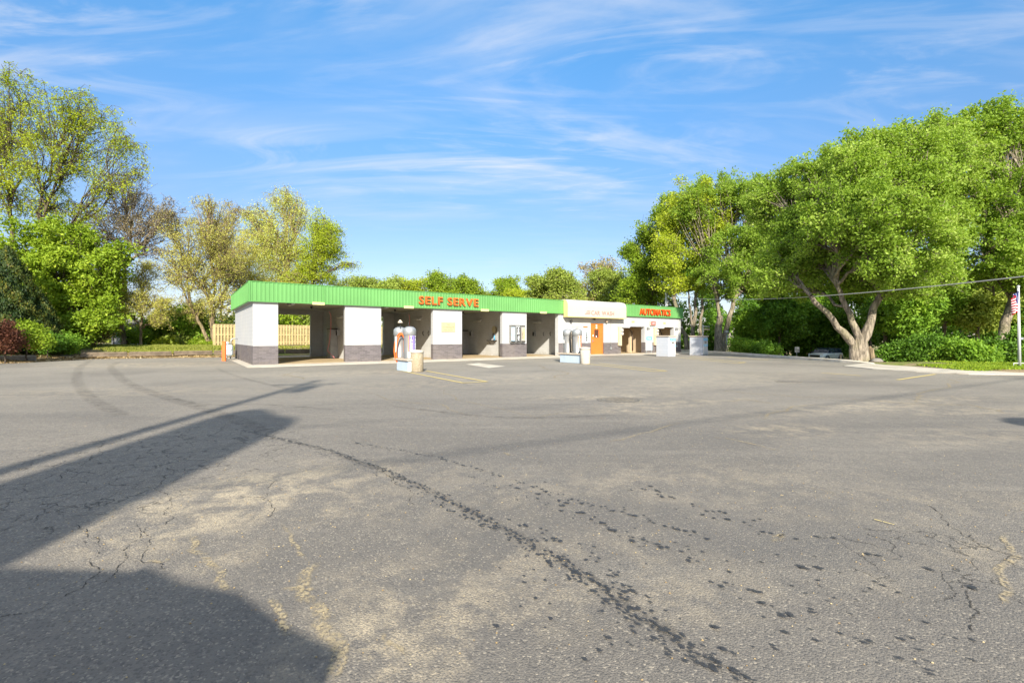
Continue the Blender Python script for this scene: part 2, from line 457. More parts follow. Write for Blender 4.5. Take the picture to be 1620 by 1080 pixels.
LM = {
 'cotton': leafmat('leaf_cottonwood', (0.17,0.28,0.03), (0.30,0.44,0.05), (0.46,0.58,0.12), 0.5),
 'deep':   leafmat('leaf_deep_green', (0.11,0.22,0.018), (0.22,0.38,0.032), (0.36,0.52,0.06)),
 'bright': leafmat('leaf_bright_green', (0.13,0.21,0.014), (0.25,0.36,0.022), (0.42,0.52,0.045)),
 'locust': leafmat('leaf_locust', (0.26,0.34,0.022), (0.43,0.51,0.035), (0.58,0.64,0.06), 0.45),
 'willow': leafmat('leaf_willow', (0.42,0.46,0.08), (0.56,0.59,0.12), (0.66,0.67,0.18)),
 'buds':   leafmat('leaf_buds', (0.26,0.20,0.09), (0.42,0.35,0.14), (0.52,0.46,0.19)),
 'yellow': leafmat('leaf_yellow', (0.42,0.41,0.08), (0.54,0.52,0.11), (0.62,0.59,0.16)),
 'far':    leafmat('leaf_far_green', (0.18,0.25,0.04), (0.31,0.39,0.06), (0.44,0.50,0.10)),
 'conifer':leafmat('leaf_conifer', (0.02,0.045,0.01), (0.06,0.085,0.012), (0.20,0.17,0.02), 0.15),
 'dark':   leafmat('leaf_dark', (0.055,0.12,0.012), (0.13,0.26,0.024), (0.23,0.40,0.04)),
 'red':    leafmat('leaf_red', (0.08,0.03,0.02), (0.20,0.08,0.05), (0.33,0.16,0.07)),
 'grass':  leafmat('blade_grass', (0.16,0.20,0.03), (0.30,0.33,0.05), (0.46,0.44,0.12)),
 'litter': leafmat('leaf_litter', (0.18,0.11,0.05), (0.38,0.27,0.13), (0.58,0.46,0.26), 0.1),
}
def bark(name, col):
    n = NT(name); co = n.coord()
    a = n.noise(n.mapping(co, (9, 9, 1.6)), 1.0, 6, 0.65, 0.5); b = n.noise(co, 0.8, 4)
    base = n.mix(n.ramp(a, 0.35, 0.68), c4([x*0.35 for x in col]), c4([x*1.25 for x in col]))
    base = n.mix(n.ramp(b, 0.45, 0.7, 0, 0.35), base, (0.17,0.17,0.05,1))
    n.bsdf(base, 0.9, 0, n.bump(a, 0.9, 0.06)); return n.m
M['bark'] = bark('bark_pale', (0.29,0.24,0.18))
M['bark_dark'] = bark('bark_dark', (0.12,0.09,0.065))
M['bark_tan'] = bark('bark_tan', (0.27,0.20,0.12))
# ================================================================== BUILDING FRAME (used by the ground too)
BA = math.atan2(735.0, 1030.0)
UX, UY = math.cos(BA), math.sin(BA)         # along the front
VX, VY = -math.sin(BA), math.cos(BA)        # into the building
Y0 = EYE * FPX / 44.0
C0 = Vector(((400 - 810) / FPX * Y0, Y0, 0))
def B(s, d, z=0.0): return Vector((C0.x + UX*s + VX*d, C0.y + UY*s + VY*d, z))

# ================================================================== GROUND
lot = [(-29,-60), (-29,22), (-28.3,25.4), (-29,30.1), (-27.3,32.9), (-22.5,34.4), tuple(B(-1,13.5)[:2]), tuple(B(12,13.5)[:2]),
       tuple(B(40,13.5)[:2]), (16,62), (18.2,50), (18.9,43.7), (19.0,31), (19.1,26.1), (19.0,24.0), (19.3,20.2), (20.2,18.6), (22.5,17.6), (60,17.0), (60,-60)]
def poly_dist(X, Y, poly):
    """distance outside the polygon (0 inside)"""
    inside = np.zeros(X.shape, bool); dmin = np.full(X.shape, 1e9)
    n = len(poly)
    for i in range(n):
        x1, y1 = poly[i]; x2, y2 = poly[(i+1) % n]
        c = ((y1 > Y) != (y2 > Y)) & (X < (x2-x1)*(Y-y1)/((y2-y1) if y2 != y1 else 1e-9) + x1)
        inside ^= c
        dx, dy = x2-x1, y2-y1
        t = np.clip(((X-x1)*dx + (Y-y1)*dy)/(dx*dx+dy*dy), 0, 1)
        dmin = np.minimum(dmin, np.hypot(X-(x1+t*dx), Y-(y1+t*dy)))
    return np.where(inside, 0.0, dmin), inside
def smooth(a, b, x):
    t = np.clip((x-a)/(b-a), 0, 1); return t*t*(3-2*t)
def terrain_h(X, Y):
    X = np.asarray(X, float); Y = np.asarray(Y, float)
    d, ins = poly_dist(X, Y, lot)
    wr = smooth(13, 19, X) * smooth(23.5, 27.5, Y)
    wflat = smooth(10, 16, X) * (1 - smooth(23.5, 27.5, Y))
    hl = 0.33*smooth(0, 2.6, d) + 0.22*smooth(3.0, 3.4, d) + 0.2*smooth(3.4, 6.0, d)
    hr = -1.12*smooth(2.0, 9.0, d)
    hf = 0.10*smooth(0, 1.0, d)
    h = hl*(1-wr)*(1-wflat) + hr*wr + hf*wflat
    bump = 0.05*np.sin(X*1.3+np.sin(Y*0.9))*np.sin(Y*1.1+0.7*X)
    h = h + bump*smooth(0.8, 3, d)*0.7
    h = np.where(d <= 0.0, -0.06, -0.05*(1-smooth(0, 0.35, d)) + h)
    return h
def TH(x, y): return float(terrain_h(np.array([x]), np.array([y]))[0])

n = NT('ground_earth_grass'); co = n.coord()
a = n.noise(co, 0.35, 6, 0.6); b = n.noise(co, 3.0, 6, 0.65); c = n.noise(co, 25, 4)
grass = n.mix(n.ramp(b, 0.3, 0.7), (0.10,0.14,0.025,1), (0.24,0.26,0.05,1))
dirt = n.mix(n.ramp(c, 0.3, 0.7), (0.16,0.11,0.06,1), (0.40,0.30,0.18,1))
base = n.mix(n.ramp(n.math('ADD', a, n.math('MULTIPLY', b, 0.35)), 0.56, 0.74), grass, dirt)
n.bsdf(base, 0.95, 0, n.bump(c, 0.6, 0.03)); M['earth'] = n.m

xs = np.concatenate([np.linspace(-600,-62,12), np.arange(-60,60.1,0.8), np.linspace(64,600,12)])
ys = np.concatenate([np.linspace(-300,-62,8), np.arange(-60,12,3.0), np.arange(12,84,0.8), np.linspace(86,900,18)])
XX, YY = np.meshgrid(xs, ys, indexing='ij')
HH = terrain_h(XX, YY)
nx, ny = XX.shape
me = bpy.data.meshes.new('ground')
verts = np.stack([XX.ravel(), YY.ravel(), HH.ravel()], 1)
ii, jj = np.meshgrid(np.arange(nx-1), np.arange(ny-1), indexing='ij')
q = np.stack([ii*ny+jj, (ii+1)*ny+jj, (ii+1)*ny+jj+1, ii*ny+jj+1], -1).reshape(-1, 4)
me.from_pydata(verts.tolist(), [], q.tolist()); me.materials.append(M['earth'])
me.polygons.foreach_set('use_smooth', [True]*len(me.polygons))
ground = bpy.data.objects.new('ground', me); COL.objects.link(ground); tag(ground, kind='structure')

# ---- asphalt
n = NT('asphalt'); co = n.coord()
chips = n.n('ShaderNodeTexVoronoi'); n.set(chips.inputs['Vector'], co); chips.inputs['Scale'].default_value = 95
chipc = n.n('ShaderNodeSeparateColor'); n.set(chipc.inputs[0], chips.outputs['Color'])
fine = n.noise(co, 160, 3, 0.7)
med = n.noise(co, 7, 5, 0.65)
big = n.noise(n.mapping(co, (0.55, 1.0, 1), (0,0,R(35))), 0.30, 6, 0.62, 0.8)
sweep = n.noise(n.mapping(co, (0.25, 2.2, 1), (0,0,R(-32))), 0.9, 5, 0.6, 0.4)
base = n.mix(n.ramp(big, 0.33, 0.68), (0.158,0.142,0.122,1), (0.248,0.219,0.180,1))
base = n.mix(n.ramp(med, 0.3, 0.75, 0, 0.45), base, (0.135,0.126,0.118,1))
base = n.mix(n.ramp(sweep, 0.50, 0.78, 0, 0.34), base, (0.36,0.32,0.26,1))
# wide pale dust over the far part of the lot
spx = n.n('ShaderNodeSeparateXYZ'); n.set(spx.inputs[0], co)
farm = n.math('MULTIPLY', n.ramp(spx.outputs[1], 4, 20), n.ramp(n.noise(co, 0.22, 5, 0.6), 0.30, 0.62, 0.15, 0.7))
base = n.mix(farm, base, (0.34,0.305,0.25,1))
# light and dark aggregate chips
base = n.mix(n.ramp(chipc.outputs[0], 0.86, 0.93, 0, 0.55), base, (0.46,0.40,0.31,1))
base = n.mix(n.ramp(chipc.outputs[1], 0.70, 0.85, 0, 0.55), base, (0.08,0.075,0.07,1))
base = n.mix(n.ramp(fine, 0.35, 0.7, 0.0, 0.3), base, (0.10,0.094,0.088,1))
# dusty, sandy places where silt was left behind (fixed on the ground)
GRIT = n.math('MULTIPLY', n.ramp(n.noise(co, 75, 3, 0.75), 0.42, 0.56, 0.15, 1.0), n.ramp(n.noise(co, 16, 5, 0.7), 0.34, 0.60, 0.35, 1.0))
def patch(px, py, rx, ry, ang, strength, col, lo=0.42, hi=0.62, ns=2.6):
    g = G(px, py)
    mp = n.n('ShaderNodeMapping'); mp.vector_type = 'TEXTURE'; n.set(mp.inputs[0], co)
    mp.inputs['Location'].default_value = (g.x, g.y, 0); mp.inputs['Rotation'].default_value = (0,0,R(ang)); mp.inputs['Scale'].default_value = (rx, ry, 1)
    ln = n.n('ShaderNodeVectorMath', operation='LENGTH'); n.set(ln.inputs[0], mp.outputs[0])
    fall = n.ramp(ln.outputs['Value'], 1.0, 0.25)
    nz = n.noise(co, ns, 7, 0.72, 0.3)
    grit = GRIT
    w = n.math('MULTIPLY', n.math('MULTIPLY', fall, n.ramp(nz, lo, hi)), n.math('MULTIPLY', grit, strength))
    return w
TAN = (0.58,0.475,0.32,1)
for (px, py, rx, ry, ang, st) in [(290,810,1.0,0.9,20,0.85),(400,770,1.3,0.8,10,0.8),(250,850,0.8,0.5,30,0.6),(345,885,0.45,0.35,100,0.7),
        (480,800,0.8,0.7,0,0.45),(640,1010,0.85,0.62,20,0.75),(560,1040,0.28,0.42,5,0.9),(620,930,0.8,0.55,0,0.38),(680,780,2.2,1.2,10,0.35),
        (530,745,1.6,0.8,0,0.45),(950,627,3.0,0.8,8,0.6),(1050,640,4.0,0.7,25,0.5),(1240,680,1.3,0.8,15,0.75),(1010,650,1.0,0.6,0,0.5),
        (1400,640,6.0,0.9,20,0.6),(1520,690,2.2,0.9,15,0.45),(1560,650,3.0,0.7,10,0.5),(1500,800,1.6,0.5,10,0.3),(1420,890,0.9,0.4,30,0.35),
        (1590,890,0.4,0.9,0,0.6),(1140,770,2.5,1.3,0,0.35),(880,900,1.6,0.9,0,0.28),(1110,950,0.7,0.3,20,0.35),(230,577,7,3.5,0,0.75),(150,620,6,2,10,0.4),
        (560,590,6,2.5,30,0.5),(800,600,9,3,30,0.4),(1150,600,10,3,30,0.4),(970,905,1.5,0.8,0,0.25)]:
    base = n.mix(patch(px, py, rx, ry, ang, st, TAN), base, TAN)
# dark oily / sealed wear
for (px, py, rx, ry, ang, st) in [(60,1000,3.0,1.6,0,0.5),(700,850,0.8,1.5,20,0.3),(1000,700,7,1.6,28,0.35),(180,650,1.5,0.8,0,0.5),(1350,780,4,1.5,20,0.35),(1500,930,3.0,2.0,0,0.55),(1150,830,2.5,1.5,0,0.35),(1580,700,5,2.5,0,0.4),(820,780,1.6,1.2,0,0.3),(400,600,4,1.2,30,0.35)]:
    base = n.mix(patch(px, py, rx, ry, ang, st, 0, 0.3, 0.6, 1.4), base, (0.125,0.118,0.11,1))
# crazed (alligator) cracking in two worn places
dst = n.n('ShaderNodeTexNoise'); n.set(dst.inputs['Vector'], co); dst.inputs['Scale'].default_value = 3.0; dst.inputs['Detail'].default_value = 5
va = n.n('ShaderNodeVectorMath', operation='SCALE'); n.set(va.inputs[0], dst.outputs['Color']); va.inputs['Scale'].default_value = 0.45
vb = n.n('ShaderNodeVectorMath', operation='ADD'); n.set(vb.inputs[0], va.outputs[0]); n.set(vb.inputs[1], co)
ve = n.voro(n.mapping(vb.outputs[0], (1.0, 0.62, 1), (0,0,R(15))), 3.6, 'DISTANCE_TO_EDGE')
crk = n.math('MULTIPLY', n.ramp(ve, 0.022, 0.008), n.ramp(n.noise(co, 3.5, 3), 0.40, 0.50))
reg = 0.0
for (px, py, rx, ry, ang) in [(260,715,2.2,2.6,20),(110,800,1.2,1.0,0),(1500,890,0.9,0.8,0)]:
    w = patch(px, py, rx, ry, ang, 1.0, 0, 0.2, 0.35, 1.0)
    reg = w if reg == 0.0 else n.math('MAXIMUM', reg, w)
crack = n.math('MULTIPLY', crk, n.ramp(reg, 0.10, 0.3))
base = n.mix(n.math('MULTIPLY', crack, 0.55), base, (0.02,0.019,0.018,1))
hgt = n.math('ADD', n.math('MULTIPLY', chips.outputs['Distance'], -1.0), n.math('ADD', fine, n.math('MULTIPLY', crack, -3.0)))
n.bsdf(base, n.ramp(med, 0.3, 0.7, 0.72, 0.92), 0, n.bump(hgt, 0.75, 0.006), 0.35)
M['asphalt'] = n.m
mb = MB()
mb.add([(x, y, 0.0) for x, y in lot], [tuple(range(len(lot)))])
lot_o = mb.build('parking_lot', M['asphalt']); tag(lot_o, kind='structure')

# ---- sheets lying on the asphalt: cracks, drips, tyre marks, painted lines
def resample(pts, step):
    out = [Vector(pts[0])]
    for a, b in zip(pts[:-1], pts[1:]):
        a = Vector(a); b = Vector(b); L = (b-a).length; k = max(1, int(L/step))
        for i in range(1, k+1): out.append(a.lerp(b, i/k))
    return out
rnd = random.Random(5)
def ribbon(mb, pts, w, z, wob=0.0, step=0.05, wvar=0.6, gaps=0.0, rr=None, mi=0):
    rr = rr or rnd
    ps = resample(pts, step)
    off = 0.0; L = []; W = []
    for i, p in enumerate(ps):
        off = off*0.72 + rr.uniform(-1, 1)*wob
        a = ps[max(0, i-1)]; b = ps[min(len(ps)-1, i+1)]
        t = (b-a); t.z = 0
        t = t.normalized() if t.length > 1e-9 else Vector((1,0,0))
        nn = Vector((-t.y, t.x, 0))
        L.append((p + nn*off, nn)); W.append(w*(1 + rr.uniform(-wvar, wvar))*0.5)
    W[0] *= .3; W[-1] *= .3
    for i in range(len(L)-1):
        if rr.random() < gaps: continue
        (p, n1), (q_, n2) = L[i], L[i+1]
        mb.add([(p.x-n1.x*W[i], p.y-n1.y*W[i], z), (p.x+n1.x*W[i], p.y+n1.y*W[i], z), (q_.x+n2.x*W[i+1], q_.y+n2.y*W[i+1], z), (q_.x-n2.x*W[i+1], q_.y-n2.y*W[i+1], z)], [(0,3,2,1)], mi)
def fractal(pts, amp=0.16, depth=4, rr=None):
    rr = rr or rnd
    for _ in range(depth):
        out = [pts[0]]
        for p, q_ in zip(pts[:-1], pts[1:]):
            d_ = q_-p; nn = Vector((-d_.y, d_.x, 0)); out += [p + d_*rr.uniform(.4,.6) + nn*rr.uniform(-1,1)*amp, q_]
        pts = out
    return pts
n = NT('crack_dark'); n.bsdf((0.045,0.042,0.038,1), 0.95, 0, None, 0.1); M['crack'] = n.m
M['crack_tan'] = roadpaint('crack_silt', (0.50,0.40,0.25), 0.33, 0.52)
gp = lambda L: [G(*p) for p in L]
mb = MB()
for pts in [[(120,830),(138,850),(145,895),(130,930),(60,965),(0,975)], [(215,830),(195,870),(185,905),(160,925)], [(230,835),(240,860),(232,890),(262,900)],
            [(420,820),(415,790),(440,760)], [(262,740),(258,760),(268,790),(262,830)], [(1470,800),(1500,830),(1530,850),(1555,865),(1620,885)], [(1540,1000),(1550,970),(1530,940),(1545,900)],
            [(190,690),(250,672),(300,668)], [(60,700),(110,688),(200,680),(262,676)], [(130,770),(180,740),(220,720),(300,700)], [(100,760),(160,720),(210,690)], [(600,745),(640,770),(655,800)]]:
    ribbon(mb, fractal(gp(pts)), 0.0036, 0.004, 0.0015, 0.02, 0.9, 0.12)
    if rnd.random() < 0.7:
        q0 = fractal(gp(pts)); i_ = rnd.randrange(2, len(q0)-1); dv_ = Vector((rnd.uniform(-.35,.35), rnd.uniform(-.3,.3), 0)); ribbon(mb, fractal([q0[i_], q0[i_]+dv_]), 0.0035, 0.005, 0.002, 0.02, 0.9, 0.1)
cracks = mb.build('pavement_cracks', M['crack']); tag(cracks, kind='structure')
silt = []
for pts, w, wob in [([(508,885),(480,925),(500,960),(505,990),(530,1010),(535,1040),(530,1080)], 0.055, 0.03), ([(440,932),(480,935),(500,930)], 0.03, 0.02),
                ([(370,935),(345,920),(330,890),(300,870),(298,845)], 0.035, 0.02), ([(420,948),(440,960),(445,985),(455,1010)], 0.03, 0.02),
                ([(230,885),(262,888),(270,880)],0.02,0.01), ([(440,825),(460,850),(480,880),(490,890)],0.02,0.02), ([(600,1000),(620,1020),(640,1040)],0.02,0.02),
                ([(1130,617),(1180,622),(1260,628),(1340,630),(1430,638),(1530,640),(1620,660)], 0.05, 0.05), ([(1420,640),(1455,622),(1500,600),(1560,594)], 0.05, 0.05),
                ([(1205,665),(1215,655),(1250,645),(1310,640)], 0.045, 0.04), ([(960,700),(1000,690),(1100,665)], 0.03, 0.03), ([(1120,690),(1180,700),(1250,715)], 0.03,0.03),
                ([(455,590),(480,600),(470,585)],0.05,0.04), ([(1230,640),(1180,632),(1140,635)],0.05,0.05), ([(1590,840),(1610,880),(1595,930),(1600,960)],0.03,0.03),
                ([(1220,850),(1235,855),(1240,845),(1215,860)],0.03,0.02), ([(1270,770),(1300,775),(1325,782)],0.025,0.01), ([(795,715),(810,722)],0.03,0.02),
                ([(560,620),(700,640),(760,660)],0.03,0.04), ([(860,575),(900,590),(880,605)],0.06,0.06), ([(700,610),(760,640),(850,660),(900,650)],0.025,0.05)]:
    silt.append((gp(pts), w))
SILT = True

# wet drips fallen from cars leaving the bays, in trails
n = NT('wet_drip'); w = n.math('MULTIPLY', n.ramp(n.noise(n.coord(), 55, 4, 0.75), 0.30, 0.50, 0.40, 0.86), 1.0)
d = n.n('ShaderNodeBsdfPrincipled'); d.inputs['Base Color'].default_value = (0.035,0.036,0.038,1); d.inputs['Roughness'].default_value = 0.6
t = n.n('ShaderNodeBsdfTransparent'); mx = n.n('ShaderNodeMixShader'); n.set(mx.inputs[0], w)
n.t.links.new(t.outputs[0], mx.inputs[1]); n.t.links.new(d.outputs[0], mx.inputs[2]); n.t.links.new(mx.outputs[0], n.out.inputs[0])
M['drip'] = n.m
mb = MB(); rd = random.Random(11)
def blob(p, r, ang, el, z=0.008):
    k = 11; ph = [rd.uniform(0.55, 1.25) for _ in range(k)]
    vs = [(p.x, p.y, z)]
    for i in range(k):
        t = 2*math.pi*i/k
        x = math.cos(t)*r*ph[i]*el; y = math.sin(t)*r*ph[i]
        vs.append((p.x + x*math.cos(ang) - y*math.sin(ang), p.y + x*math.sin(ang) + y*math.cos(ang), z))
    mb.add(vs, [(0, 1+i, 1+(i+1) % k) for i in range(k)])
zc = [0.008]
def trail(pts, spacing, spread, r, skip=0.2):
    r *= 0.72; spacing *= 0.62
    w = gp(pts); ps = resample(w, spacing)
    for i, p in enumerate(ps):
        if rd.random() < skip: continue
        a = ps[min(i+1, len(ps)-1)] - ps[max(0, i-1)]
        ang = math.atan2(a.y, a.x)
        q_ = p + Vector((rd.gauss(0, spread), rd.gauss(0, spread), 0))
        for _ in range(rd.choice((1,1,2,2,3))):
            zc[0] += 0.0000015
            blob(q_ + Vector((rd.gauss(0, r*1.1), rd.gauss(0, r*1.1), 0)), r*rd.uniform(0.35, 1.15), ang + rd.uniform(-.4,.4), rd.uniform(1.0, 1.9), zc[0])
trail([(380,680),(520,712),(620,748),(700,788),(800,838),(900,892),(990,955),(1080,1015),(1200,1090)], 0.030, 0.022, 0.016, 0.05)
trail([(700,800),(800,848),(900,905),(980,965),(1060,1025),(1150,1085)], 0.045, 0.03, 0.017, 0.2)
trail([(560,700),(700,725),(830,765),(900,790),(1000,815),(1075,838)], 0.055, 0.022, 0.016, 0.25)
trail([(800,765),(870,790),(960,835),(1060,870),(1130,910),(1210,945)], 0.16, 0.05, 0.028, 0.3)
trail([(1075,838),(1150,862),(1240,880),(1300,905)], 0.16, 0.03, 0.030, 0.35)
trail([(1020,770),(1120,815),(1220,845),(1290,850),(1400,885),(1510,918),(1560,945)], 0.10, 0.03, 0.026, 0.45)
trail([(1000,775),(1060,785),(1140,815),(1170,830)], 0.16, 0.05, 0.022, 0.3)
trail([(1200,955),(1260,985),(1340,1005),(1420,1035),(1490,1065)], 0.12, 0.03, 0.022, 0.4)
trail([(880,850),(960,900),(1040,950),(1110,985),(1180,1030)], 0.14, 0.07, 0.020, 0.4)
trail([(830,830),(900,870),(1000,930)], 0.12, 0.06, 0.022, 0.3)
trail([(1300,975),(1400,1000),(1470,1030)], 0.13, 0.04, 0.018, 0.4)
trail([(420,692),(560,730),(700,795),(860,880),(1020,985),(1160,1075)], 0.035, 0.05, 0.010, 0.3)
trail([(720,745),(860,800),(1000,850),(1120,880)], 0.06, 0.05, 0.009, 0.4)
for _ in range(160):
    px = rd.uniform(760, 1560); py = rd.uniform(760, 1050)
    if abs((py-760) - (px-700)*0.55) < 220: blob(G(px, py), rd.uniform(0.004,0.014), rd.uniform(-1.2,-.2), rd.uniform(1,1.8), 0.006)
dr = mb.build('wet_drips', M['drip']); tag(dr, kind='structure')

# tyre marks: soft dark bands with tread
n = NT('tyre_mark'); at = n.n('ShaderNodeAttribute'); at.attribute_name = 'edge'
w = n.math('MULTIPLY', n.ramp(at.outputs['Fac'], 0.0, 0.9), n.ramp(n.noise(n.coord(), 4.0, 6, 0.7), 0.38, 0.76, 0.02, 0.30))
d = n.n('ShaderNodeBsdfDiffuse'); d.inputs[0].default_value = (0.05,0.047,0.045,1)
t = n.n('ShaderNodeBsdfTransparent'); mx = n.n('ShaderNodeMixShader'); n.set(mx.inputs[0], w)
n.t.links.new(t.outputs[0], mx.inputs[1]); n.t.links.new(d.outputs[0], mx.inputs[2]); n.t.links.new(mx.outputs[0], n.out.inputs[0])
M['tyre_mark'] = n.m
def smoothpath(P_, k=10):
    out = []
    for i in range(len(P_)-1):
        p0 = P_[max(0,i-1)]; p1 = P_[i]; p2 = P_[i+1]; p3 = P_[min(len(P_)-1,i+2)]
        for j in range(k):
            t = j/k
            out.append(0.5*((2*p1)+(-p0+p2)*t+(2*p0-5*p1+4*p2-p3)*t*t+(-p0+3*p1-3*p2+p3)*t*t*t))
    out.append(P_[-1]); return out
def soft_ribbons(name, items, mat, zz, kind='structure'):
    tv = []; tf = []; te = []
    for ps, w in items:
        b = len(tv); zz += 0.0001
        for i, p in enumerate(ps):
            a = ps[min(i+1,len(ps)-1)] - ps[max(0,i-1)]; a.z = 0; a.normalize(); nn = Vector((-a.y, a.x, 0))
            e = min(1, i/4, (len(ps)-1-i)/4)
            for k, s_ in enumerate((-1, -.3, .3, 1)):
                tv.append((p.x+nn.x*w*s_*.5, p.y+nn.y*w*s_*.5, zz)); te.append(0 if k in (0,3) else e)
        for i in range(len(ps)-1):
            for k in range(3): tf.append((b+i*4+k, b+i*4+k+1, b+i*4+k+5, b+i*4+k+4))
    me = bpy.data.meshes.new(name); me.from_pydata(tv, [], tf); me.materials.append(mat)
    at_ = me.attributes.new('edge', 'FLOAT', 'POINT'); at_.data.foreach_set('value', te)
    o = bpy.data.objects.new(name, me); COL.objects.link(o); tag(o, kind=kind); return o
n = NT('crack_silt'); at = n.n('ShaderNodeAttribute'); at.attribute_name = 'edge'
w = n.math('MULTIPLY', n.ramp(at.outputs['Fac'], 0.1, 0.8), n.math('MULTIPLY', n.ramp(n.noise(n.coord(), 45, 4, 0.7), 0.40, 0.58), n.ramp(n.noise(n.coord(), 7, 4, 0.7), 0.36, 0.55, 0.1, 0.8)))
d = n.n('ShaderNodeBsdfDiffuse'); d.inputs[0].default_value = (0.44,0.36,0.23,1)
t = n.n('ShaderNodeBsdfTransparent'); mx = n.n('ShaderNodeMixShader'); n.set(mx.inputs[0], w)
n.t.links.new(t.outputs[0], mx.inputs[1]); n.t.links.new(d.outputs[0], mx.inputs[2]); n.t.links.new(mx.outputs[0], n.out.inputs[0])
soft_ribbons('silted_cracks', [(fractal(p, 0.13, 3), w_*1.9) for p, w_ in silt], n.m, 0.0045)
tv = []; tf = []; te = []
zz = 0.0025
for pts, w in [([(190,572),(176,580),(190,596),(215,612),(262,628),(350,655),(440,690)], 0.42), ([(150,567),(128,580),(122,600),(135,622),(165,642),(200,660)], 0.38),
               ([(340,580),(360,590),(400,602),(470,618)], 0.25), ([(440,690),(560,728),(700,785),(860,870),(1000,960),(1160,1070)], 0.13),
               ([(262,628),(330,640),(420,640),(560,650)],0.2), ([(600,640),(800,660),(1000,655)],0.22)]:
    ps = smoothpath(gp(pts), 12); b = len(tv); zz += 0.0002
    for i, p in enumerate(ps):
        a = ps[min(i+1,len(ps)-1)] - ps[max(0,i-1)]; a.z = 0; a.normalize(); nn = Vector((-a.y, a.x, 0))
        e = min(1, i/6, (len(ps)-1-i)/6)
        for k, s_ in enumerate((-1, -.4, .4, 1)):
            tv.append((p.x+nn.x*w*s_*.5, p.y+nn.y*w*s_*.5, zz)); te.append(0 if k in (0,3) else e)
    for i in range(len(ps)-1):
        for k in range(3): tf.append((b+i*4+k, b+i*4+k+1, b+i*4+k+5, b+i*4+k+4))
me = bpy.data.meshes.new('tyre_marks'); me.from_pydata(tv, [], tf); me.materials.append(M['tyre_mark'])
at_ = me.attributes.new('edge', 'FLOAT', 'POINT'); at_.data.foreach_set('value', te)
o = bpy.data.objects.new('tyre_marks', me); COL.objects.link(o); tag(o, kind='structure')

# painted bay lines
mb = MB()
def line(a, b, w=0.10, z=0.012):
    a = Vector(a); b = Vector(b); d_ = (b-a).normalized(); nn = Vector((-d_.y, d_.x, 0))*w*.5
    mb.add([(a-nn)[:2]+(z,), (b-nn)[:2]+(z,), (b+nn)[:2]+(z,), (a+nn)[:2]+(z,)], [(0,1,2,3)])
for q_ in [((634,586.5),(733,606),(771,604),(675,587)), ((925,575.2),(1036.7,587.9),(1055,586.7),(948,575)), ((1073,565.5),(1167,574.9),(1179.7,573.4),(1090,564.5))]:
    a, b, c, d_ = gp(q_)
    line(a, b); line(d_, c)
    line(b, c, 0.1, 0.016)
line(G(1150,564.5), G(1215,569.5)); line(G(1300,590), G(1362,594.5)); line(G(1383,823), G(1415,831.5), 0.012)
line(G(1480,592), G(1420,601)); 
pl = mb.build('painted_lines', M['yellow_line']); tag(pl, kind='structure')
mb = MB()
line(G(1140,565.5), G(1345,580), 0.07, 0.013); line(G(1290,600), G(1400,604), 0.08, 0.013)
p2_ = mb.build('worn_pale_lines', M['pale_line']); tag(p2_, kind='structure')
# concrete patch in front of the third bay
mb = MB(); qq = [G(736.5,576), G(757.6,574.3), G(800,579.5), G(773.5,582)]
mb.add([(p.x,p.y,0.006) for p in qq], [(0,3,2,1)])
o = mb.build('concrete_patch', M['concrete']); tag(o, kind='structure')

# ---- building apron, driveway apron, kerbs
APR = 0.02
mb = MB(); mb.prism([tuple(B(-0.45,-2.1)[:2]), tuple(B(21.0,-2.3)[:2]), tuple(B(22.2,-1.3)[:2]), tuple(B(27.5,-1.3)[:2]), tuple(B(29,-3.2)[:2]), tuple(B(40.5,-3.8)[:2]), tuple(B(40.5,10.6)[:2]), tuple(B(-0.45,10.6)[:2])], -0.05, APR)
o = mb.build('concrete_apron', M['concrete']); tag(o, kind='structure')
mb = MB(); mb.prism([tuple(p[:2]) for p in [G(1333,579.3), G(1380,584), G(1450,588.5), G(1533,592.4)]] + [(22.6,17.7),(25,19.0),tuple(G(1556,583)[:2]),tuple(G(1406,575.5)[:2]),tuple(G(1378,573.8)[:2])], -0.04, 0.03)
o = mb.build('driveway_apron', M['concrete']); tag(o, kind='structure')
def kerb(path, w, h, name, z0=-0.05, mat='kerb', taper=False):
    mb = MB()
    ps = [Vector((p[0], p[1], 0)) for p in path]
    vs = []; fs = []
    for i, p in enumerate(ps):
        a = ps[min(i+1,len(ps)-1)] - ps[max(0,i-1)]; a.normalize(); nn = Vector((-a.y, a.x, 0))
        for s_, z in ((-.5,z0),(-.5,h-0.02),(-.38,h),(.5,h),(.5,z0)):
            if taper and i == 0 and z > 0: z = 0.036
            vs.append((p.x+nn.x*w*s_, p.y+nn.y*w*s_, z))
    for i in range(len(ps)-1):
        for k in range(4): fs.append((i*5+k, i*5+k+1, (i+1)*5+k+1, (i+1)*5+k))
    fs += [(4,3,2,1,0), tuple((len(ps)-1)*5+k for k in range(5))]
    mb.add(vs, fs)
    o = mb.build(name, M[mat]); tag(o, kind='structure'); return o
kerb([(16.6,60),(18.5,50),(19.15,43.7),(19.25,31),(19.4,27.0),(19.8,25.2)][::-1], 0.65, 0.15, 'kerb', taper=True)
kerb([(21.8,17.75),(24,17.45),(60,17.2)], 0.2, 0.13, 'roadside_kerb')
# ================================================================== THE CAR WASH
bld = empty('car_wash_building', C0, BA, 'long single-storey car wash with green metal fascia, white block walls and open bays', 'car wash')
D = 9.6; CZ = 3.5; WB = 1.0; T = 0.3
FZ0, FZ1 = 3.307, 4.378
Z0 = APR
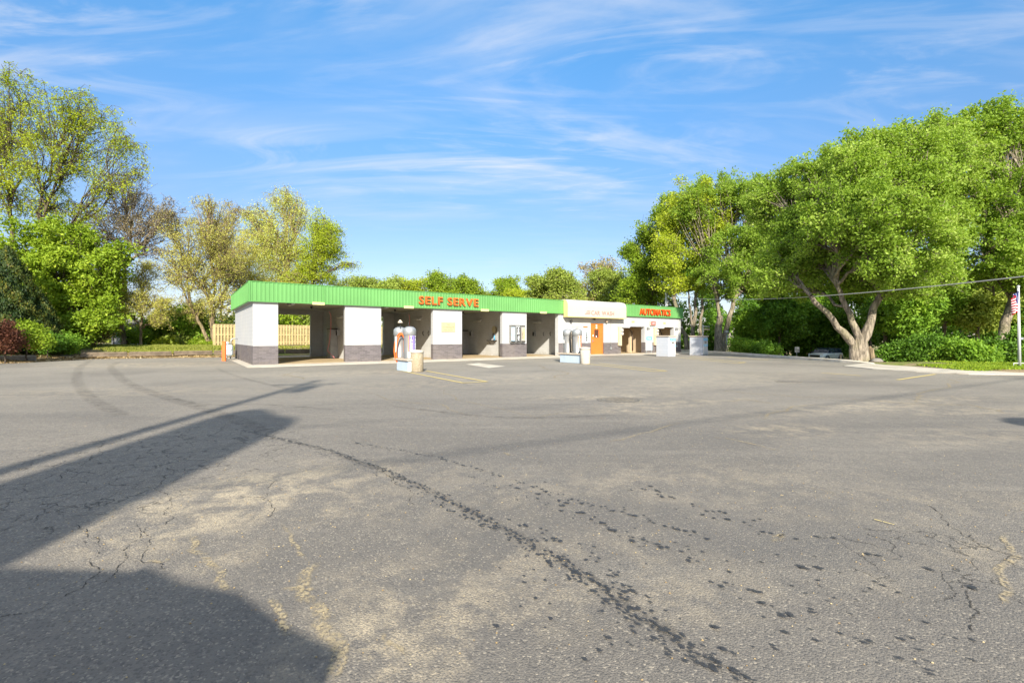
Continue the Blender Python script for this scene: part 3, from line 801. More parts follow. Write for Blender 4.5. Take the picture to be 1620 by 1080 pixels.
# floor of the bays (warm stained slab)
mb = MB(); mb.box(0.31, 21.0, 0.01, D-0.31, 0.0, Z0+0.012); mb.build('bay_floor', M['bay_floor'], bld)
mb = MB(); mb.box(28.35, 36.9, 0.01, D-0.31, 0.0, Z0+0.012); mb.build('wash_tunnel_floor', M['bay_floor'], bld)
# piers, each white block above a grey brick base
def wall(name, s0, s1, d0, d1, z1=CZ, z0=Z0, base=True, upper='white_block'):
    mb = MB(); mb.box(s0, s1, d0, d1, WB if base else z0, z1)
    w = mb.build(name, M[upper], bld)
    if base:
        mb = MB(); mb.box(s0-0.004, s1+0.004, d0-0.006, d1+0.004, z0, WB-0.001); mb.build('brick_base', M['grey_brick'], w)
    return w
piers = [(0,1.19),(4.71,6.84),(10.29,12.44),(15.76,17.93)]
wall('pier', 0, 1.19, 0, T)
for s0, s1 in piers[1:]: wall('pier', s0, s1, 0, T)
wall('end_wall', 0, T, T+0.005, D)
for s0, s1 in [(T+0.01,1.1),(4.82,6.74),(10.4,12.35),(15.85,17.85)]:
    mb = MB(); mb.box(s0, s1, D-T, D, Z0, CZ); mb.build('rear_pier', M['bay_block'], bld)
mb = MB(); mb.box(20.9, 28.2, D-T, D, Z0, CZ); mb.build('rear_wall', M['bay_block'], bld)
for sc_ in (5.775, 11.365, 16.845):
    mb = MB(); mb.box(sc_-0.1, sc_+0.1, T+0.005, D-T-0.005, Z0+0.014, CZ); mb.build('bay_partition', M['bay_block'], bld)
mb = MB(); mb.box(0.305, 0.33, T+0.01, D-T-0.01, Z0+0.014, CZ); mb.build('end_wall_lining', M['bay_block'], bld)
mb = MB(); mb.box(22.5, 22.7, 0.42, D-T-0.005, Z0+0.014, CZ); mb.build('bay_partition', M['bay_block'], bld)
# office front between self serve and automatic bays
wall('front_wall', 21.1, 24.62, 0, 0.40)
mb = MB(); mb.box(21.085, 21.098, 0.02, 0.40, Z0, CZ); mb.build('jamb_lining', M['bay_block'], bld)
wall('front_wall', 26.16, 28.29, 0, 0.40)
mb = MB(); mb.box(24.62, 26.16, 0, 0.40, 2.64, CZ); mb.build('door_header', M['white_block'], bld)
# automatic part
wall('pier', 31.53, 33.08, 0, 0.40, 2.42)
wall('pier', 35.88, 37.0, 0, 0.40, 2.42)
mb = MB(); mb.box(28.29, 37.0, 0, 0.40, 2.421, CZ); mb.build('bay_header', M['white_block'], bld)
wall('side_wall', 36.7, 37.0, 0.41, D)
mb = MB(); mb.box(28.2, 36.69, D-T, D, Z0, CZ); mb.build('rear_wall', M['beige_panel'], bld)
def panelwall(s, d0, d1, name='tunnel_wall'):
    mb = MB(); mb.box(s, s+0.12, d0, d1, Z0+0.014, CZ-0.01)
    k = d0+0.3
    while k < d1: mb.box(s-0.02, s, k, k+0.04, Z0+0.014, CZ-0.02); k += 0.6
    return mb.build(name, M['beige_panel'], bld)
panelwall(32.25, 0.42, D-T-0.01); panelwall(36.5, 0.42, D-T-0.01)
mb = MB(); mb.box(28.2, 28.28, 0.42, D-T-0.01, Z0+0.014, CZ-0.01); mb.build('tunnel_wall', M['beige_panel'], bld)
# roof slab, ceiling, rear lintel
mb = MB(); mb.box(-0.05, 37.05, -0.04, D+0.05, CZ+0.002, CZ+0.14); mb.build('roof', M['grey_metal'], bld)
mb = MB(); mb.box(0.34, 20.95, 0.32, D-T-0.02, CZ-0.045, CZ-0.002)
mb.build('ceiling', M['ceiling'], bld)
for s0, s1 in [(1.105,4.815),(6.745,10.395),(12.355,15.845),(17.855,20.895)]:
    mb = MB(); mb.box(s0, s1, D-T+0.02, D-0.02, 3.12, CZ); mb.build('rear_lintel', M['bay_block'], bld)
# fascia
def fascia(name, s0, s1, side=None):
    mb = MB(); f = -0.15
    mb.box(s0, s1, f, f+0.06, FZ0+0.05, FZ1-0.04)
    s = s0+0.05
    while s < s1-0.05:
        mb.add([(s,f,FZ0+0.05),(s+0.028,f-0.019,FZ0+0.05),(s+0.075,f-0.019,FZ0+0.05),(s+0.103,f,FZ0+0.05),
                (s,f,FZ1-0.04),(s+0.028,f-0.019,FZ1-0.04),(s+0.075,f-0.019,FZ1-0.04),(s+0.103,f,FZ1-0.04)], [(0,1,5,4),(1,2,6,5),(2,3,7,6)])
        s += 0.2
    k = s0+3.66
    while k < s1-0.5: mb.box(k-0.012, k+0.012, f-0.021, f, FZ0+0.05, FZ1-0.04, 1); k += 3.66
    o = mb.build(name, [M['green'], M['green_trim']], bld)
    mb = MB(); mb.box(s0-0.0, s1, f-0.034, f+0.07, FZ1-0.04, FZ1); mb.box(s0, s1, f-0.034, f+0.07, FZ0, FZ0+0.05)
    mb.build('fascia_trim', M['green_trim'], o)
    return o
fascia('fascia', -0.18, 21.48)
fascia('fascia', 28.32, 37.19)
mb = MB(); gx = -0.18; y = -0.08; DF = 10.3
mb.box(gx, gx+0.06, -0.08, DF, FZ0+0.05, FZ1-0.04)
while y < DF-0.12:
    mb.add([(gx,y,FZ0+0.05),(gx-0.028,y+0.028,FZ0+0.05),(gx-0.028,y+0.075,FZ0+0.05),(gx,y+0.103,FZ0+0.05),
            (gx,y,FZ1-0.04),(gx-0.028,y+0.028,FZ1-0.04),(gx-0.028,y+0.075,FZ1-0.04),(gx,y+0.103,FZ1-0.04)], [(0,4,5,1),(1,5,6,2),(2,6,7,3)])
    y += 0.2
o = mb.build('side_fascia', M['green'], bld)
mb = MB(); mb.box(gx-0.034, gx+0.07, -0.079, DF, FZ1-0.041, FZ1-0.001); mb.box(gx-0.034, gx+0.07, -0.079, DF, FZ0+0.001, FZ0+0.05); mb.build('fascia_trim', M['green_trim'], o)
mb = MB(); mb.box(gx-0.042, gx+0.05, -0.192, -0.081, FZ0-0.002, FZ1+0.002); mb.build('corner_trim', M['green_trim'], bld)
mb = MB(); mb.box(37.12, 37.18, -0.08, DF, FZ0, FZ1); mb.box(gx+0.1, 37.1, DF-0.06, DF, FZ0, FZ1); mb.build('rear_fascia', M['green'], bld)
mb = MB(); mb.box(-0.115, 37.11, -0.085, -0.006, FZ0+0.01, FZ0+0.04); mb.box(-0.115,-0.006,-0.004,D,FZ0+0.01,FZ0+0.04); mb.build('soffit', M['grey_metal'], bld)
# cream bull-nosed canopy over the office
mb = MB()
prof = [(-0.155, 3.12), (-0.62, 3.12), (-0.62, 3.18), (-0.62, 3.95)]
for k in range(1, 9):
    t = k/8*math.pi/2; prof.append((-0.62 + 0.42*(1-math.cos(t)), 3.95 + 0.50*math.sin(t)))
prof += [(-0.155, 4.45)]
n_ = len(prof); vs = []; CS0, CS1 = 21.5, 28.3
for s in (CS0, CS1): vs += [(s, d_, z) for d_, z in prof]
mb.add(vs, [(i, i+n_, (i+1)%n_+n_, (i+1)%n_) for i in range(n_)])
mb.add(vs, [tuple(range(n_)), tuple(range(n_, 2*n_))[::-1]])
for k in range(1, 7):
    s = CS0 + (CS1-CS0)*k/7; mb.box(s-0.012, s+0.012, -0.626, -0.618, 3.2, 3.95)
can = mb.build('entrance_canopy', M['cream'], bld)
mb = MB(); mb.box(CS0-0.03, CS1+0.03, -0.64, -0.16, 3.055, 3.118); mb.build('canopy_edge', M['cream_edge'], can)
for s in (CS0-0.012, CS1+0.012):
    mb = MB(); vs = [(s, d_*1.0, z) for d_, z in prof]; mb.add(vs, [tuple(range(n_))] if s < 25 else [tuple(range(n_))[::-1]])
    mb.build('canopy_end', M['cream_edge'], can)
mb = MB(); mb.box(CS0-0.05, CS0+0.9, -0.12, 0.3, 4.38, 4.43); mb.build('parapet_flashing', M['cream'], can)
mb = MB(); mb.box(CS1-0.7, CS1+0.05,-0.12,0.3,4.451,4.49); mb.build('parapet_flashing', M['cream'], can)
def sign_letters(body, s0, s1, z, size_h, d, mat, name='letter', ex=0.05, bold=0.012, wide=1.0):
    """each letter a mesh of its own, spread from s0 to s1"""
    import bpy
    chars = []
    x = 0; widths = []
    for ch in body:
        if ch == ' ': widths.append(0.16); chars.append(None); continue
        t = text_obj(name, ch, size_h/0.70, ex, M[mat], bld, (0,0,0), bold=bold, sx=wide)
        w = (max(v.co.x for v in t.data.vertices) - min(v.co.x for v in t.data.vertices))*wide
        widths.append(w); chars.append(t)
    tot = sum(widths); sp = (s1-s0-tot)/(len(body)-1)
    x = s0
    for t, w, ch_ in zip(chars, widths, body):
        if t:
            x0 = min(v.co.x for v in t.data.vertices)*wide
            t.location = (x - x0, d, z)
        x += w + sp - (0.07 if ch_ == 'R' and body == 'SELF SERVE' else 0)
sign_letters('SELF SERVE', 9.2, 13.65, 3.57, 0.50, -0.24, 'orange_letter', bold=0.012, wide=1.12)
sign_letters('AUTOMATICS', 30.55, 35.0, 3.50, 0.56, -0.24, 'red_letter', bold=0.006, wide=0.88)
sign_letters('CAR WASH', 24.05, 26.75, 3.28, 0.34, -0.628, 'faded_pink', ex=0.006, bold=0.008)
mb = MB()
for k in range(3): mb.box(23.35+0.12*k, 23.95, -0.632, -0.622, 3.30+k*0.12, 3.36+k*0.12)
mb.build('sign_stripes', M['faded_pink'], bld)
# clearance plates on the fascia
for s in (3.2, 8.55, 14.15, 19.4):
    o = empty('clearance_plate', B(s, -0.19, FZ0+0.03), BA)
    tag(o, {3.2:'pale yellow clearance plate on the fascia above the first bay', 8.55:'pale yellow clearance plate on the fascia just before the SELF letters', 14.15:'pale yellow clearance plate on the fascia just past the SERVE letters', 19.4:'pale yellow clearance plate on the fascia near the cream canopy'}[s], 'sign', 'clearance plates along the fascia')
    mb = MB(); mb.bbox(-0.32, 0.32, -0.02, 0.02, -0.07, 0.07, 0.004); mb.build('plate', M['yellow_plate'], o)
    text_obj('lettering', "8'0\" CLEARANCE", 0.075, 0.002, M['faded_text'], o, (-0.27,-0.023,-0.03))
# door with light, stickers and handle
mb = MB(); mb.box(24.68, 24.76, 0.02, 0.14, Z0, 2.60); mb.box(26.02, 26.10, 0.02, 0.14, Z0, 2.60); mb.box(24.76, 26.02, 0.02, 0.14, 2.52, 2.60)
fr = mb.build('door_frame', M['door_orange'], bld)
mb = MB(); mb.box(24.765, 25.08, 0.05, 0.10, Z0+0.02, 2.515); mb.box(25.60, 26.015, 0.05, 0.10, Z0+0.02, 2.515); mb.box(25.08, 25.60, 0.05, 0.10, Z0+0.02, 1.42); mb.box(25.08, 25.60, 0.05, 0.10, 2.10, 2.515)
dr_ = mb.build('door', M['door_orange'], bld)
mb = MB(); mb.box(25.08, 25.60, 0.07, 0.085, 1.42, 2.10); mb.build('door_pane', M['door_glass'], dr_)
mb = MB(); mb.ring([(24.86,0.045,1.15),(24.86,-0.02,1.15),(24.98,-0.03,1.15)], 0.018, 8); mb.box(24.83,24.89,0.035,0.05,1.05,1.3); mb.build('door_handle', M['steel'], dr_)
for f_ in (lambda m: m.ring([(25.34,0.045,2.27),(25.34,0.049,2.27)], 0.085, 20), lambda m: m.box(25.25,25.43,0.042,0.049,2.42,2.50), lambda m: m.box(24.9,24.98,0.042,0.049,1.52,1.68), lambda m: m.ring([(25.34,0.062,1.53),(25.34,0.068,1.53)], 0.06, 16)):
    mb = MB(); f_(mb); mb.build('door_sticker', M['white_ink'], dr_)
mb = MB(); mb.box(24.6, 26.2, -0.02, 0.3, Z0, Z0+0.015); mb.build('door_sill', M['concrete'], bld)
# conduit on the wall
mb = MB(); mb.ring([(27.0,-0.05,3.06),(27.0,-0.05,1.1),(27.0,-0.05,0.55)], 0.018, 8); mb.box(26.9,27.1,-0.08,-0.01,0.42,0.62); mb.build('wall_conduit', M['galv'], bld)
mb = MB(); mb.ring([(30.2,-0.6,CZ)]*0 or [(31.5,0.5,CZ-0.2),(31.5,2.0,CZ-0.2)], 0.03, 6)
# curved door tracks in the two tunnels
for s in (31.3, 35.7):
    mb = MB(); pts = []
    for k in range(9):
        t = k/8*math.pi/2; pts.append((s-0.9+0.9*math.sin(t) , 1.2, 1.45+0.9*math.cos(t)))
    mb.ring([(s-2.2,1.2,2.36)]+pts+[(s,1.2,0.2)], 0.055, 8); mb.build('curved_pipe', M['door_track'], bld)
    mb = MB(); mb.box(s-0.12, s+0.12, 1.35, 1.6, Z0+0.013, 2.1); mb.build('guide_post', M['beige_panel'], bld)
# stiffeners on the sunlit base course of the end wall
wl = empty('roof_vent', B(20.0, 2.2, CZ+0.14), BA, 'round white roof vent poking above the green fascia beside the cream canopy', 'vent')
mb = MB(); mb.lathe([(0.18,0),(0.18,0.78),(0.22,0.82)], n=18); mb.build('vent_pipe', M['galv'], wl)
mb = MB(); mb.lathe([(0.34,0.82),(0.37,0.86),(0.33,0.92),(0.20,0.98),(0.05,1.01),(0.0,1.01)], n=24); mb.build('vent_cap', M['galv'], wl)

# ------------------------------------------------------------------ things in and on the building
# bay equipment: cabinet + coin box, light, boom, hose
names = ['the first bay showing the fence', 'the second bay behind the violet vacuums', 'the third bay with the hose reel', 'the fourth bay nearest the cream canopy']
parts = [5.675, 11.265, 16.745, 22.5]
left = [0.33, 5.875, 11.465, 16.945]
for i, sp_ in enumerate(parts):
    if i in (0, 2):
        d0 = 5.6 if i == 0 else 7.0
        e = empty('equipment_cabinet', B(sp_-0.25, d0, Z0+0.014), BA, 'tall grey cabinet against the partition of '+names[i], 'cabinet', 'tall grey cabinets in the bays')
        mb = MB(); mb.bbox(-0.24, 0.245, -0.42, 0.42, 0, 1.95, 0.02); mb.build('cabinet_body', M['grey_metal' if i == 0 else 'galv'], e)
        mb = MB(); mb.bbox(-0.27, 0.245, -0.45, 0.45, 1.952, 2.02, 0.01); mb.build('cabinet_top', M['dark'], e)
        mb = MB(); mb.bbox(-0.262, -0.242, -0.30, 0.30, 0.9, 1.75, 0.004); mb.build('cabinet_door', M['grey_metal'], e)
    cb_ = empty('coin_box', B(sp_-0.02, 4.75 if i != 2 else 5.9, 1.55), BA, 'small grey coin box on the wall of '+names[i], 'coin box', 'coin boxes on the bay partitions')
    mb = MB(); mb.bbox(-0.18, 0.015, -0.14, 0.14, 0, 0.42, 0.012); mb.build('box_body', M['galv'], cb_)
    mb = MB(); mb.bbox(-0.20, -0.182, -0.10, 0.10, 0.05, 0.36, 0.004); mb.build('face_plate', M['dark'], cb_)
    lf = empty('strip_light', B(sp_-0.03, 4.4 if i != 2 else 5.0, 2.78), BA, 'strip light on the side wall of '+names[i], 'light', 'strip lights in the bays')
    mb = MB(); mb.bbox(-0.12, 0.025, -0.62, 0.62, 0.0, 0.10, 0.01); mb.build('light_housing', M['white'], lf)
    mb = MB(); mb.ring([(-0.07,-0.58,-0.03),(-0.07,0.58,-0.03)], 0.032, 8); mb.build('tube', M['lamp_cover'], lf)
    bm = empty('hose_boom', B((left[i]+sp_)/2+0.75, 4.1, CZ-0.05), BA, 'bent ceiling boom for the hose in '+names[i], 'boom', 'ceiling booms in the bays')
    mb = MB(); mb.ring([(0,0,0),(0,0,-0.18)], 0.07, 10); mb.build('swivel', M['dark'], bm)
    ln = 1.0 if i != 2 else 0.8
    mb = MB(); mb.ring([(-0.7,-0.5,-0.16),(0.0,0.0,-0.16),(0.35*ln,0.1,-0.26),(1.15*ln,0.3,-0.28)], 0.022, 8); mb.build('boom_arm', M['galv'], bm)
    if i in (0, 1):
        mb = MB(); mb.ring([(1.15,0.3,-0.28),(1.32,0.5,-0.5),(1.38,0.7,-1.2),(1.35,0.9,-2.2),(1.25,1.1,-2.9),(1.45,0.7,-3.2),(1.5,0.3,-3.35)], 0.02, 8); mb.build('hose', M['hose_pink'], bm)
    dk = empty('ceiling_light', B((left[i]+sp_)/2-0.8, 2.2, CZ-0.05), BA, 'pale light under the ceiling of '+names[i], 'light', 'ceiling lights in the bays')
    mb = MB(); mb.bbox(-0.1, 0.1, -0.7, 0.7, -0.1, -0.005, 0.01); mb.build('light_housing', M['white'], dk)
    mb = MB(); mb.ring([(0,-0.66,-0.115),(0,0.66,-0.115)], 0.03, 8); mb.build('tube', M['lamp_cover'], dk)
    if i in (1, 3):
        for k, dd in enumerate((2.6, 3.5)):
            h = empty('wall_hook', B(sp_-0.0, dd, 1.75), BA, 'dark hook on the wall of %s, the %s one' % (names[i], ('nearer','farther')[k]), 'hook', 'hooks on the bay partitions')
            mb = MB(); mb.ring([(-0.01,0,0.12),(-0.09,0,0.12),(-0.11,0,0.0),(-0.06,0,-0.14),(-0.01,0,-0.15)], 0.022, 8); mb.build('hook', M['dark'], h)
# third bay: reel, shelf, panel, meter box
e = empty('hose_reel', B(16.73, 2.35, 2.05), BA, 'yellow round hose reel on the wall of the third bay', 'hose reel')
mb = MB(); mb.ring([(-0.02,0,0),(-0.16,0,0)], 0.10, 14); mb.build('drum', M['dark'], e)
for x in (-0.03, -0.17):
    mb = MB(); mb.ring([(x,0,0),(x-0.015,0,0)], 0.27, 22); mb.build('flange', M['faded_yellow'], e)
mb = MB(); pts = [( -0.1, math.cos(t)*0.2, math.sin(t)*0.2) for t in np.linspace(0, 6.0, 16)]+[(-0.12,0.2,-0.5)]; mb.ring(pts, 0.03, 8); mb.build('hose', M['rubber'], e)
e = empty('wall_shelf', B(16.73, 2.7, 1.2), BA, 'dark metal shelf with blue bottle on the wall of the third bay', 'shelf')
mb = MB(); mb.bbox(-0.3,0.0,-0.55,0.55,0,0.04,0.005); mb.build('board', M['dark'], e)
for y in (-.4,.4):
    mb = MB(); mb.ring([(-0.28,y,0.0),(-0.01,y,-0.25)], 0.015, 6); mb.build('bracket', M['dark'], e)
e = empty('bottle', B(16.58, 2.3, 1.241), BA, 'blue bottle standing on the dark wall shelf in the third bay', 'bottle')
mb = MB(); mb.lathe([(0.0,0),(0.06,0),(0.06,0.26),(0.025,0.32),(0.025,0.38),(0,0.38)], n=14); mb.build('bottle_body', M['blue_label'], e)
e = empty('junction_box', B(11.9, 7.6, 1.5), BA, 'pale electrical box on a post at the back of the third bay', 'electrical box')
mb = MB(); mb.bbox(-0.2,0.2,-0.12,0.12,0.0,0.6,0.015); mb.build('box_body', M['beige_panel'], e)
mb = MB(); mb.ring([(0,0,0.0),(0,0,-1.43)], 0.04, 8); mb.build('post', M['galv'], e)
mb = MB(); mb.ring([(0.1,-0.15,0.2),(0.15,-0.2,-0.5),(0.0,-0.25,-0.9),(0.2,-0.2,-1.38)], 0.025, 8); mb.build('hose', M['rubber'], e)

# vending machines on the fourth pier
def vending(s, label, kind):
    e = empty('vending_machine', B(s, -0.012, 1.08), BA, label, 'vending machine', 'vending machines on the white pier')
    mb = MB(); mb.bbox(-0.185, 0.185, -0.24, 0, 0, 1.22, 0.015); mb.build('cabinet', M['steel' if kind != 1 else 'grey_metal'], e)
    mb = MB(); mb.bbox(-0.15, 0.15, -0.256, -0.242, 0.13, 1.10, 0.004); f = mb.build('face_panel', M[('pale_blue','dark','cap_tan')[kind]], e)
    if kind == 0:
        mb = MB(); mb.box(-0.11,0.11,-0.262,-0.257,0.62,1.02); mb.build('poster', M['white_ink'], f)
        mb = MB(); mb.box(-0.12,0.12,-0.262,-0.257,0.2,0.4); mb.build('lower_label', M['white_ink'], f)
    if kind == 1:
        for k, ch in enumerate('ARM'): text_obj('lettering', ch, 0.2, 0.003, M['white_ink'], f, (0,-0.262,0.93-k*0.17), bold=0.012, align='CENTER')
        text_obj('lettering', 'ALL', 0.2, 0.003, M['white_ink'], f, (0.07,-0.262,0.17), rot=(R(90),R(-90),0), bold=0.01)
    if kind == 2:
        mb = MB(); mb.box(-0.10,0.13,-0.262,-0.257,0.2,1.0); mb.build('poster', M['faded_yellow'], f)
        text_obj('lettering', 'TOWELS', 0.13, 0.003, M['dark'], f, (-0.02,-0.266,0.28), rot=(R(90),R(-90),0))
    mb = MB(); mb.bbox(-0.18,0.18,-0.29,-0.242,0.03,0.10,0.006); mb.build('tray', M['dark'], e)
    mb = MB(); mb.bbox(-0.19,0.19,-0.25,-0.0,1.222,1.26,0.006); mb.build('lid', M['dark'], e)
    mb = MB(); mb.ring([(0.1,-0.256,0.5),(0.1,-0.275,0.5)], 0.02, 8); mb.build('coin_slot', M['chrome'], e)
vending(16.52, 'narrow vending machine with blue and white poster, first of the three on the pier', 0)
vending(16.98, 'narrow vending machine with white letters down a black face, in the middle of three', 1)
vending(17.44, 'narrow vending machine with cream face, nearest the fourth bay', 2)
# faded sign on the third pier
e = empty('wall_sign', B(11.4, -0.004, 1.81), BA, 'faded yellow notice board on the white pier beside the second bay', 'sign')
mb = MB(); mb.bbox(-0.52,0.52,-0.03,0,0,0.64,0.006); mb.build('board', M['faded_yellow'], e)
for k, t_ in enumerate(('NO','ATTENDANT','ON DUTY')): text_obj('lettering', t_, 0.15, 0.003, M['faded_text'], e, (0,-0.034,0.44-0.18*k), align='CENTER')
# tall banner and small orange sign by the door
e = empty('wall_banner', B(24.12, -0.004, 0.98), BA, 'narrow dark green vertical banner on the wall beside the orange door', 'banner')
mb = MB(); mb.bbox(-0.13,0.13,-0.025,0,0,1.0,0.004); b_ = mb.build('panel', M['meter_grey'], e)
mb = MB(); mb.box(-0.07,0.07,-0.03,-0.026,0.1,0.85); mb.build('dark_strip', M['dark'], b_)
for k in range(4): text_obj('lettering', 'OPEN'[k], 0.17, 0.002, M['white_ink'], b_, (0,-0.033,0.68-0.2*k), align='CENTER')
e = empty('wall_sign', B(24.0, -0.004, 2.26), BA, 'small orange plate on the wall above the green banner', 'sign')
mb = MB(); mb.bbox(-0.25,0.25,-0.02,0,0,0.10,0.004); mb.build('plate', M['orange'], e)
# lamps and camera under canopy
for s, z, lab, kind in ((22.3, 2.75, 'small black security camera on the white wall above the steel vacuums', 'security_camera'), (24.9, 2.98, 'dark lamp under the cream canopy above the orange door', 'wall_lamp'), (26.35, 2.80, 'round tan floodlight on the wall beyond the orange door', 'wall_lamp')):
    e = empty(kind, B(s, -0.0, z), BA, lab, kind.replace('_',' '))
    mb = MB(); mb.ring([(0,-0.001,0),(0,-0.1,0.0)], 0.04, 10); mb.build('mount', M['galv'], e)
    mb = MB(); mb.lathe([(0.0,-0.10),(0.09,-0.08),(0.11,0.0),(0.07,0.08),(0,0.1)], (0,-0.16,0), 14); mb.build('lamp_head', M['dark' if s < 26 else 'cap_tan'], e)
# automatic bay fittings
def entry(s, label):
    e = empty('entry_signal', B(s, -0.0, 0), BA, label, 'traffic signal', 'entry signals at the automatic bays')
    mb = MB(); mb.bbox(-0.16,0.16,-0.22,-0.002,0.72,2.42,0.02); mb.build('signal_post', M['beige_panel'], e)
    for z in (2.08, 1.78):
        mb = MB(); mb.ring([(0.12,-0.22,z),(0.12,-0.32,z)], [0.12,0.13], 16); l_ = mb.build('signal_lamp', M['white'], e)
        mb = MB(); mb.ring([(0.12,-0.325,z),(0.12,-0.33,z)], 0.085, 14); mb.build('lens', M['cap_tan'], l_)
    mb = MB(); mb.bbox(-0.2,1.35,-0.14,-0.01,2.36,2.46,0.01)
    for k in range(9): mb.bbox(0.2+k*0.125,0.29+k*0.125,-0.12,-0.04,2.29,2.362,0.01)
    mb.build('sensor_bar', M['white'], e)
entry(28.05, 'cream signal post with two lamps beside the first automatic bay, next to the office wall')
entry(32.92, 'cream signal post with two lamps at the second automatic bay, beside the blue-white board')
e = empty('info_board', B(32.05, -0.012, Z0), BA, 'tall white and blue instruction board on the pier between the automatic bays', 'board')
mb = MB(); mb.bbox(-0.44,0.44,-0.08,0,0.22,1.58,0.01); b_ = mb.build('panel', M['white'], e)
mb = MB(); mb.box(-0.42,0.42,-0.086,-0.081,1.18,1.50); h_ = mb.build('header', M['blue_label'], b_)
text_obj('lettering', 'WASH', 0.2, 0.002, M['white_ink'], h_, (0,-0.089,1.27), align='CENTER')
mb = MB(); mb.box(-0.42,0.42,-0.086,-0.081,0.26,0.66); mb.build('lower_label', M['pale_blue'], b_)
for x in (-0.35, 0.35):
    mb = MB(); mb.box(x-0.03,x+0.03,-0.07,-0.01,0,0.225); mb.build('foot', M['galv'], e)
mb = MB()
e = empty('led_sign', B(32.6, -0.012, 2.55), BA, 'small red display sign above the pier between the automatic bays', 'sign')
mb = MB(); mb.bbox(-0.4,0.4,-0.12,0,0,0.40,0.01); mb.build('housing', M['cap_tan'], e)
mb = MB(); mb.box(-0.33,0.33,-0.126,-0.121,0.05,0.35); f = mb.build('display', M['bright_red'], e)
text_obj('lettering', 'OPEN', 0.2, 0.002, M['white_ink'], f, (0,-0.13,0.13), align='CENTER')
for s, z, nm in ((29.9, 2.85, 'the first automatic bay'), (34.4, 2.80, 'the second automatic bay')):
    e = empty('bay_number_plate', B(s, -0.004, z), BA, 'small pale yellow plate on the white wall above '+nm, 'sign', 'plates above the automatic bays')
    mb = MB(); mb.bbox(-0.22,0.22,-0.02,0,-0.1,0.1,0.004); mb.build('plate', M['yellow_plate'], e)
    text_obj('lettering', 'EXIT' if s > 32 else 'ENTER', 0.11, 0.002, M['orange_letter'], e, (0,-0.023,-0.04), align='CENTER')
for s, nm in ((31.9, 'on the pier between the automatic bays'), (36.2, 'on the last pier of the building')):
    e = empty('twin_floodlight', B(s, -0.0, 2.36), BA, 'pair of small grey floodlights '+nm, 'floodlight')
    mb = MB(); mb.bbox(-0.1,0.1,-0.06,-0.001,-0.05,0.05,0.01); mb.build('mount', M['galv'], e)
    for x in (-0.13,0.13):
        mb = MB(); mb.ring([(x*0.4,-0.06,0),(x,-0.22,-0.05)], [0.04,0.085], 12); mb.build('lamp_head', M['galv'], e)
e = empty('wall_pipe', B(36.35, -0.03, 0.62), BA, 'thin white pipe running down the last pier', 'pipe')
mb = MB(); mb.ring([(0,0,1.4),(0,0,0)], 0.025, 8); mb.bbox(-0.06,0.06,-0.05,0.025,-0.1,0.05,0.01); mb.build('pipe', M['white'], e)
e = empty('side_bracket', B(37.01, 0.2, 2.75), BA, 'pair of white bars reaching out from the far corner of the building', 'bracket')
mb = MB(); mb.ring([(0,0,0.35),(0.95,0,0.35)], 0.03, 8); mb.build('upper_bar', M['white'], e)
mb = MB(); mb.ring([(0,0,-0.3),(0.6,0,-0.3)], 0.03, 8); mb.build('lower_bar', M['white'], e)
e = empty('side_gate', B(37.35, 2.0, Z0), BA, 'white tubular frame standing just past the far corner of the building', 'gate')
mb = MB()
for x in (0,0.55): mb.ring([(x,0,0),(x,0,1.75)], 0.03, 8)
mb.ring([(0,0,1.75),(0.55,0,1.75)], 0.03, 8); mb.ring([(0,0,0.3),(0.55,0,0.3)], 0.03, 8); mb.build('gate_frame', M['white'], e)

# gas meter at the end wall
e = empty('gas_meter', B(-0.32, 8.2, APR), BA, 'pale grey gas meter with pipes against the end wall behind the orange bollard', 'gas meter')
mb = MB(); mb.bbox(-0.42,0.05,-0.55,0.30,0.22,0.95,0.09); mb.build('meter_body', M['meter_grey'], e)
mb = MB(); mb.ring([(-0.18,-0.57,0.7),(-0.18,-0.60,0.7)], 0.13, 16); mb.build('dial', M['white_ink'], e)
mb = MB(); mb.ring([(-0.05,0.1,0),(-0.05,0.1,0.3)], 0.04, 8); mb.ring([(-0.3,-0.35,0),(-0.3,-0.35,0.3)], 0.04, 8); mb.ring([(-0.05,-0.2,0.9),(-0.05,-0.2,1.25),(0.05,-0.2,1.35),(0.2,-0.2,1.35),(0.31,-0.2,1.35)], 0.04, 8); mb.build('pipework', M['galv'], e)
mb = MB(); mb.lathe([(0.0,0.95),(0.14,0.97),(0.15,1.08),(0.05,1.16),(0,1.16)], (-0.28,-0.2,0), 16); mb.build('regulator', M['meter_grey'], e)
# bollard
g = G(354.5, 571)
e = empty('bollard', g, 0.3, 'orange steel bollard standing alone beside the end wall', 'bollard')
mb = MB(); mb.bbox(-0.1,0.1,-0.1,0.1,0,1.18,0.012); mb.build('post', M['orange'], e)
mb = MB(); mb.bbox(-0.105,0.105,-0.105,0.105,1.181,1.20,0.006); mb.build('cap', M['orange'], e)

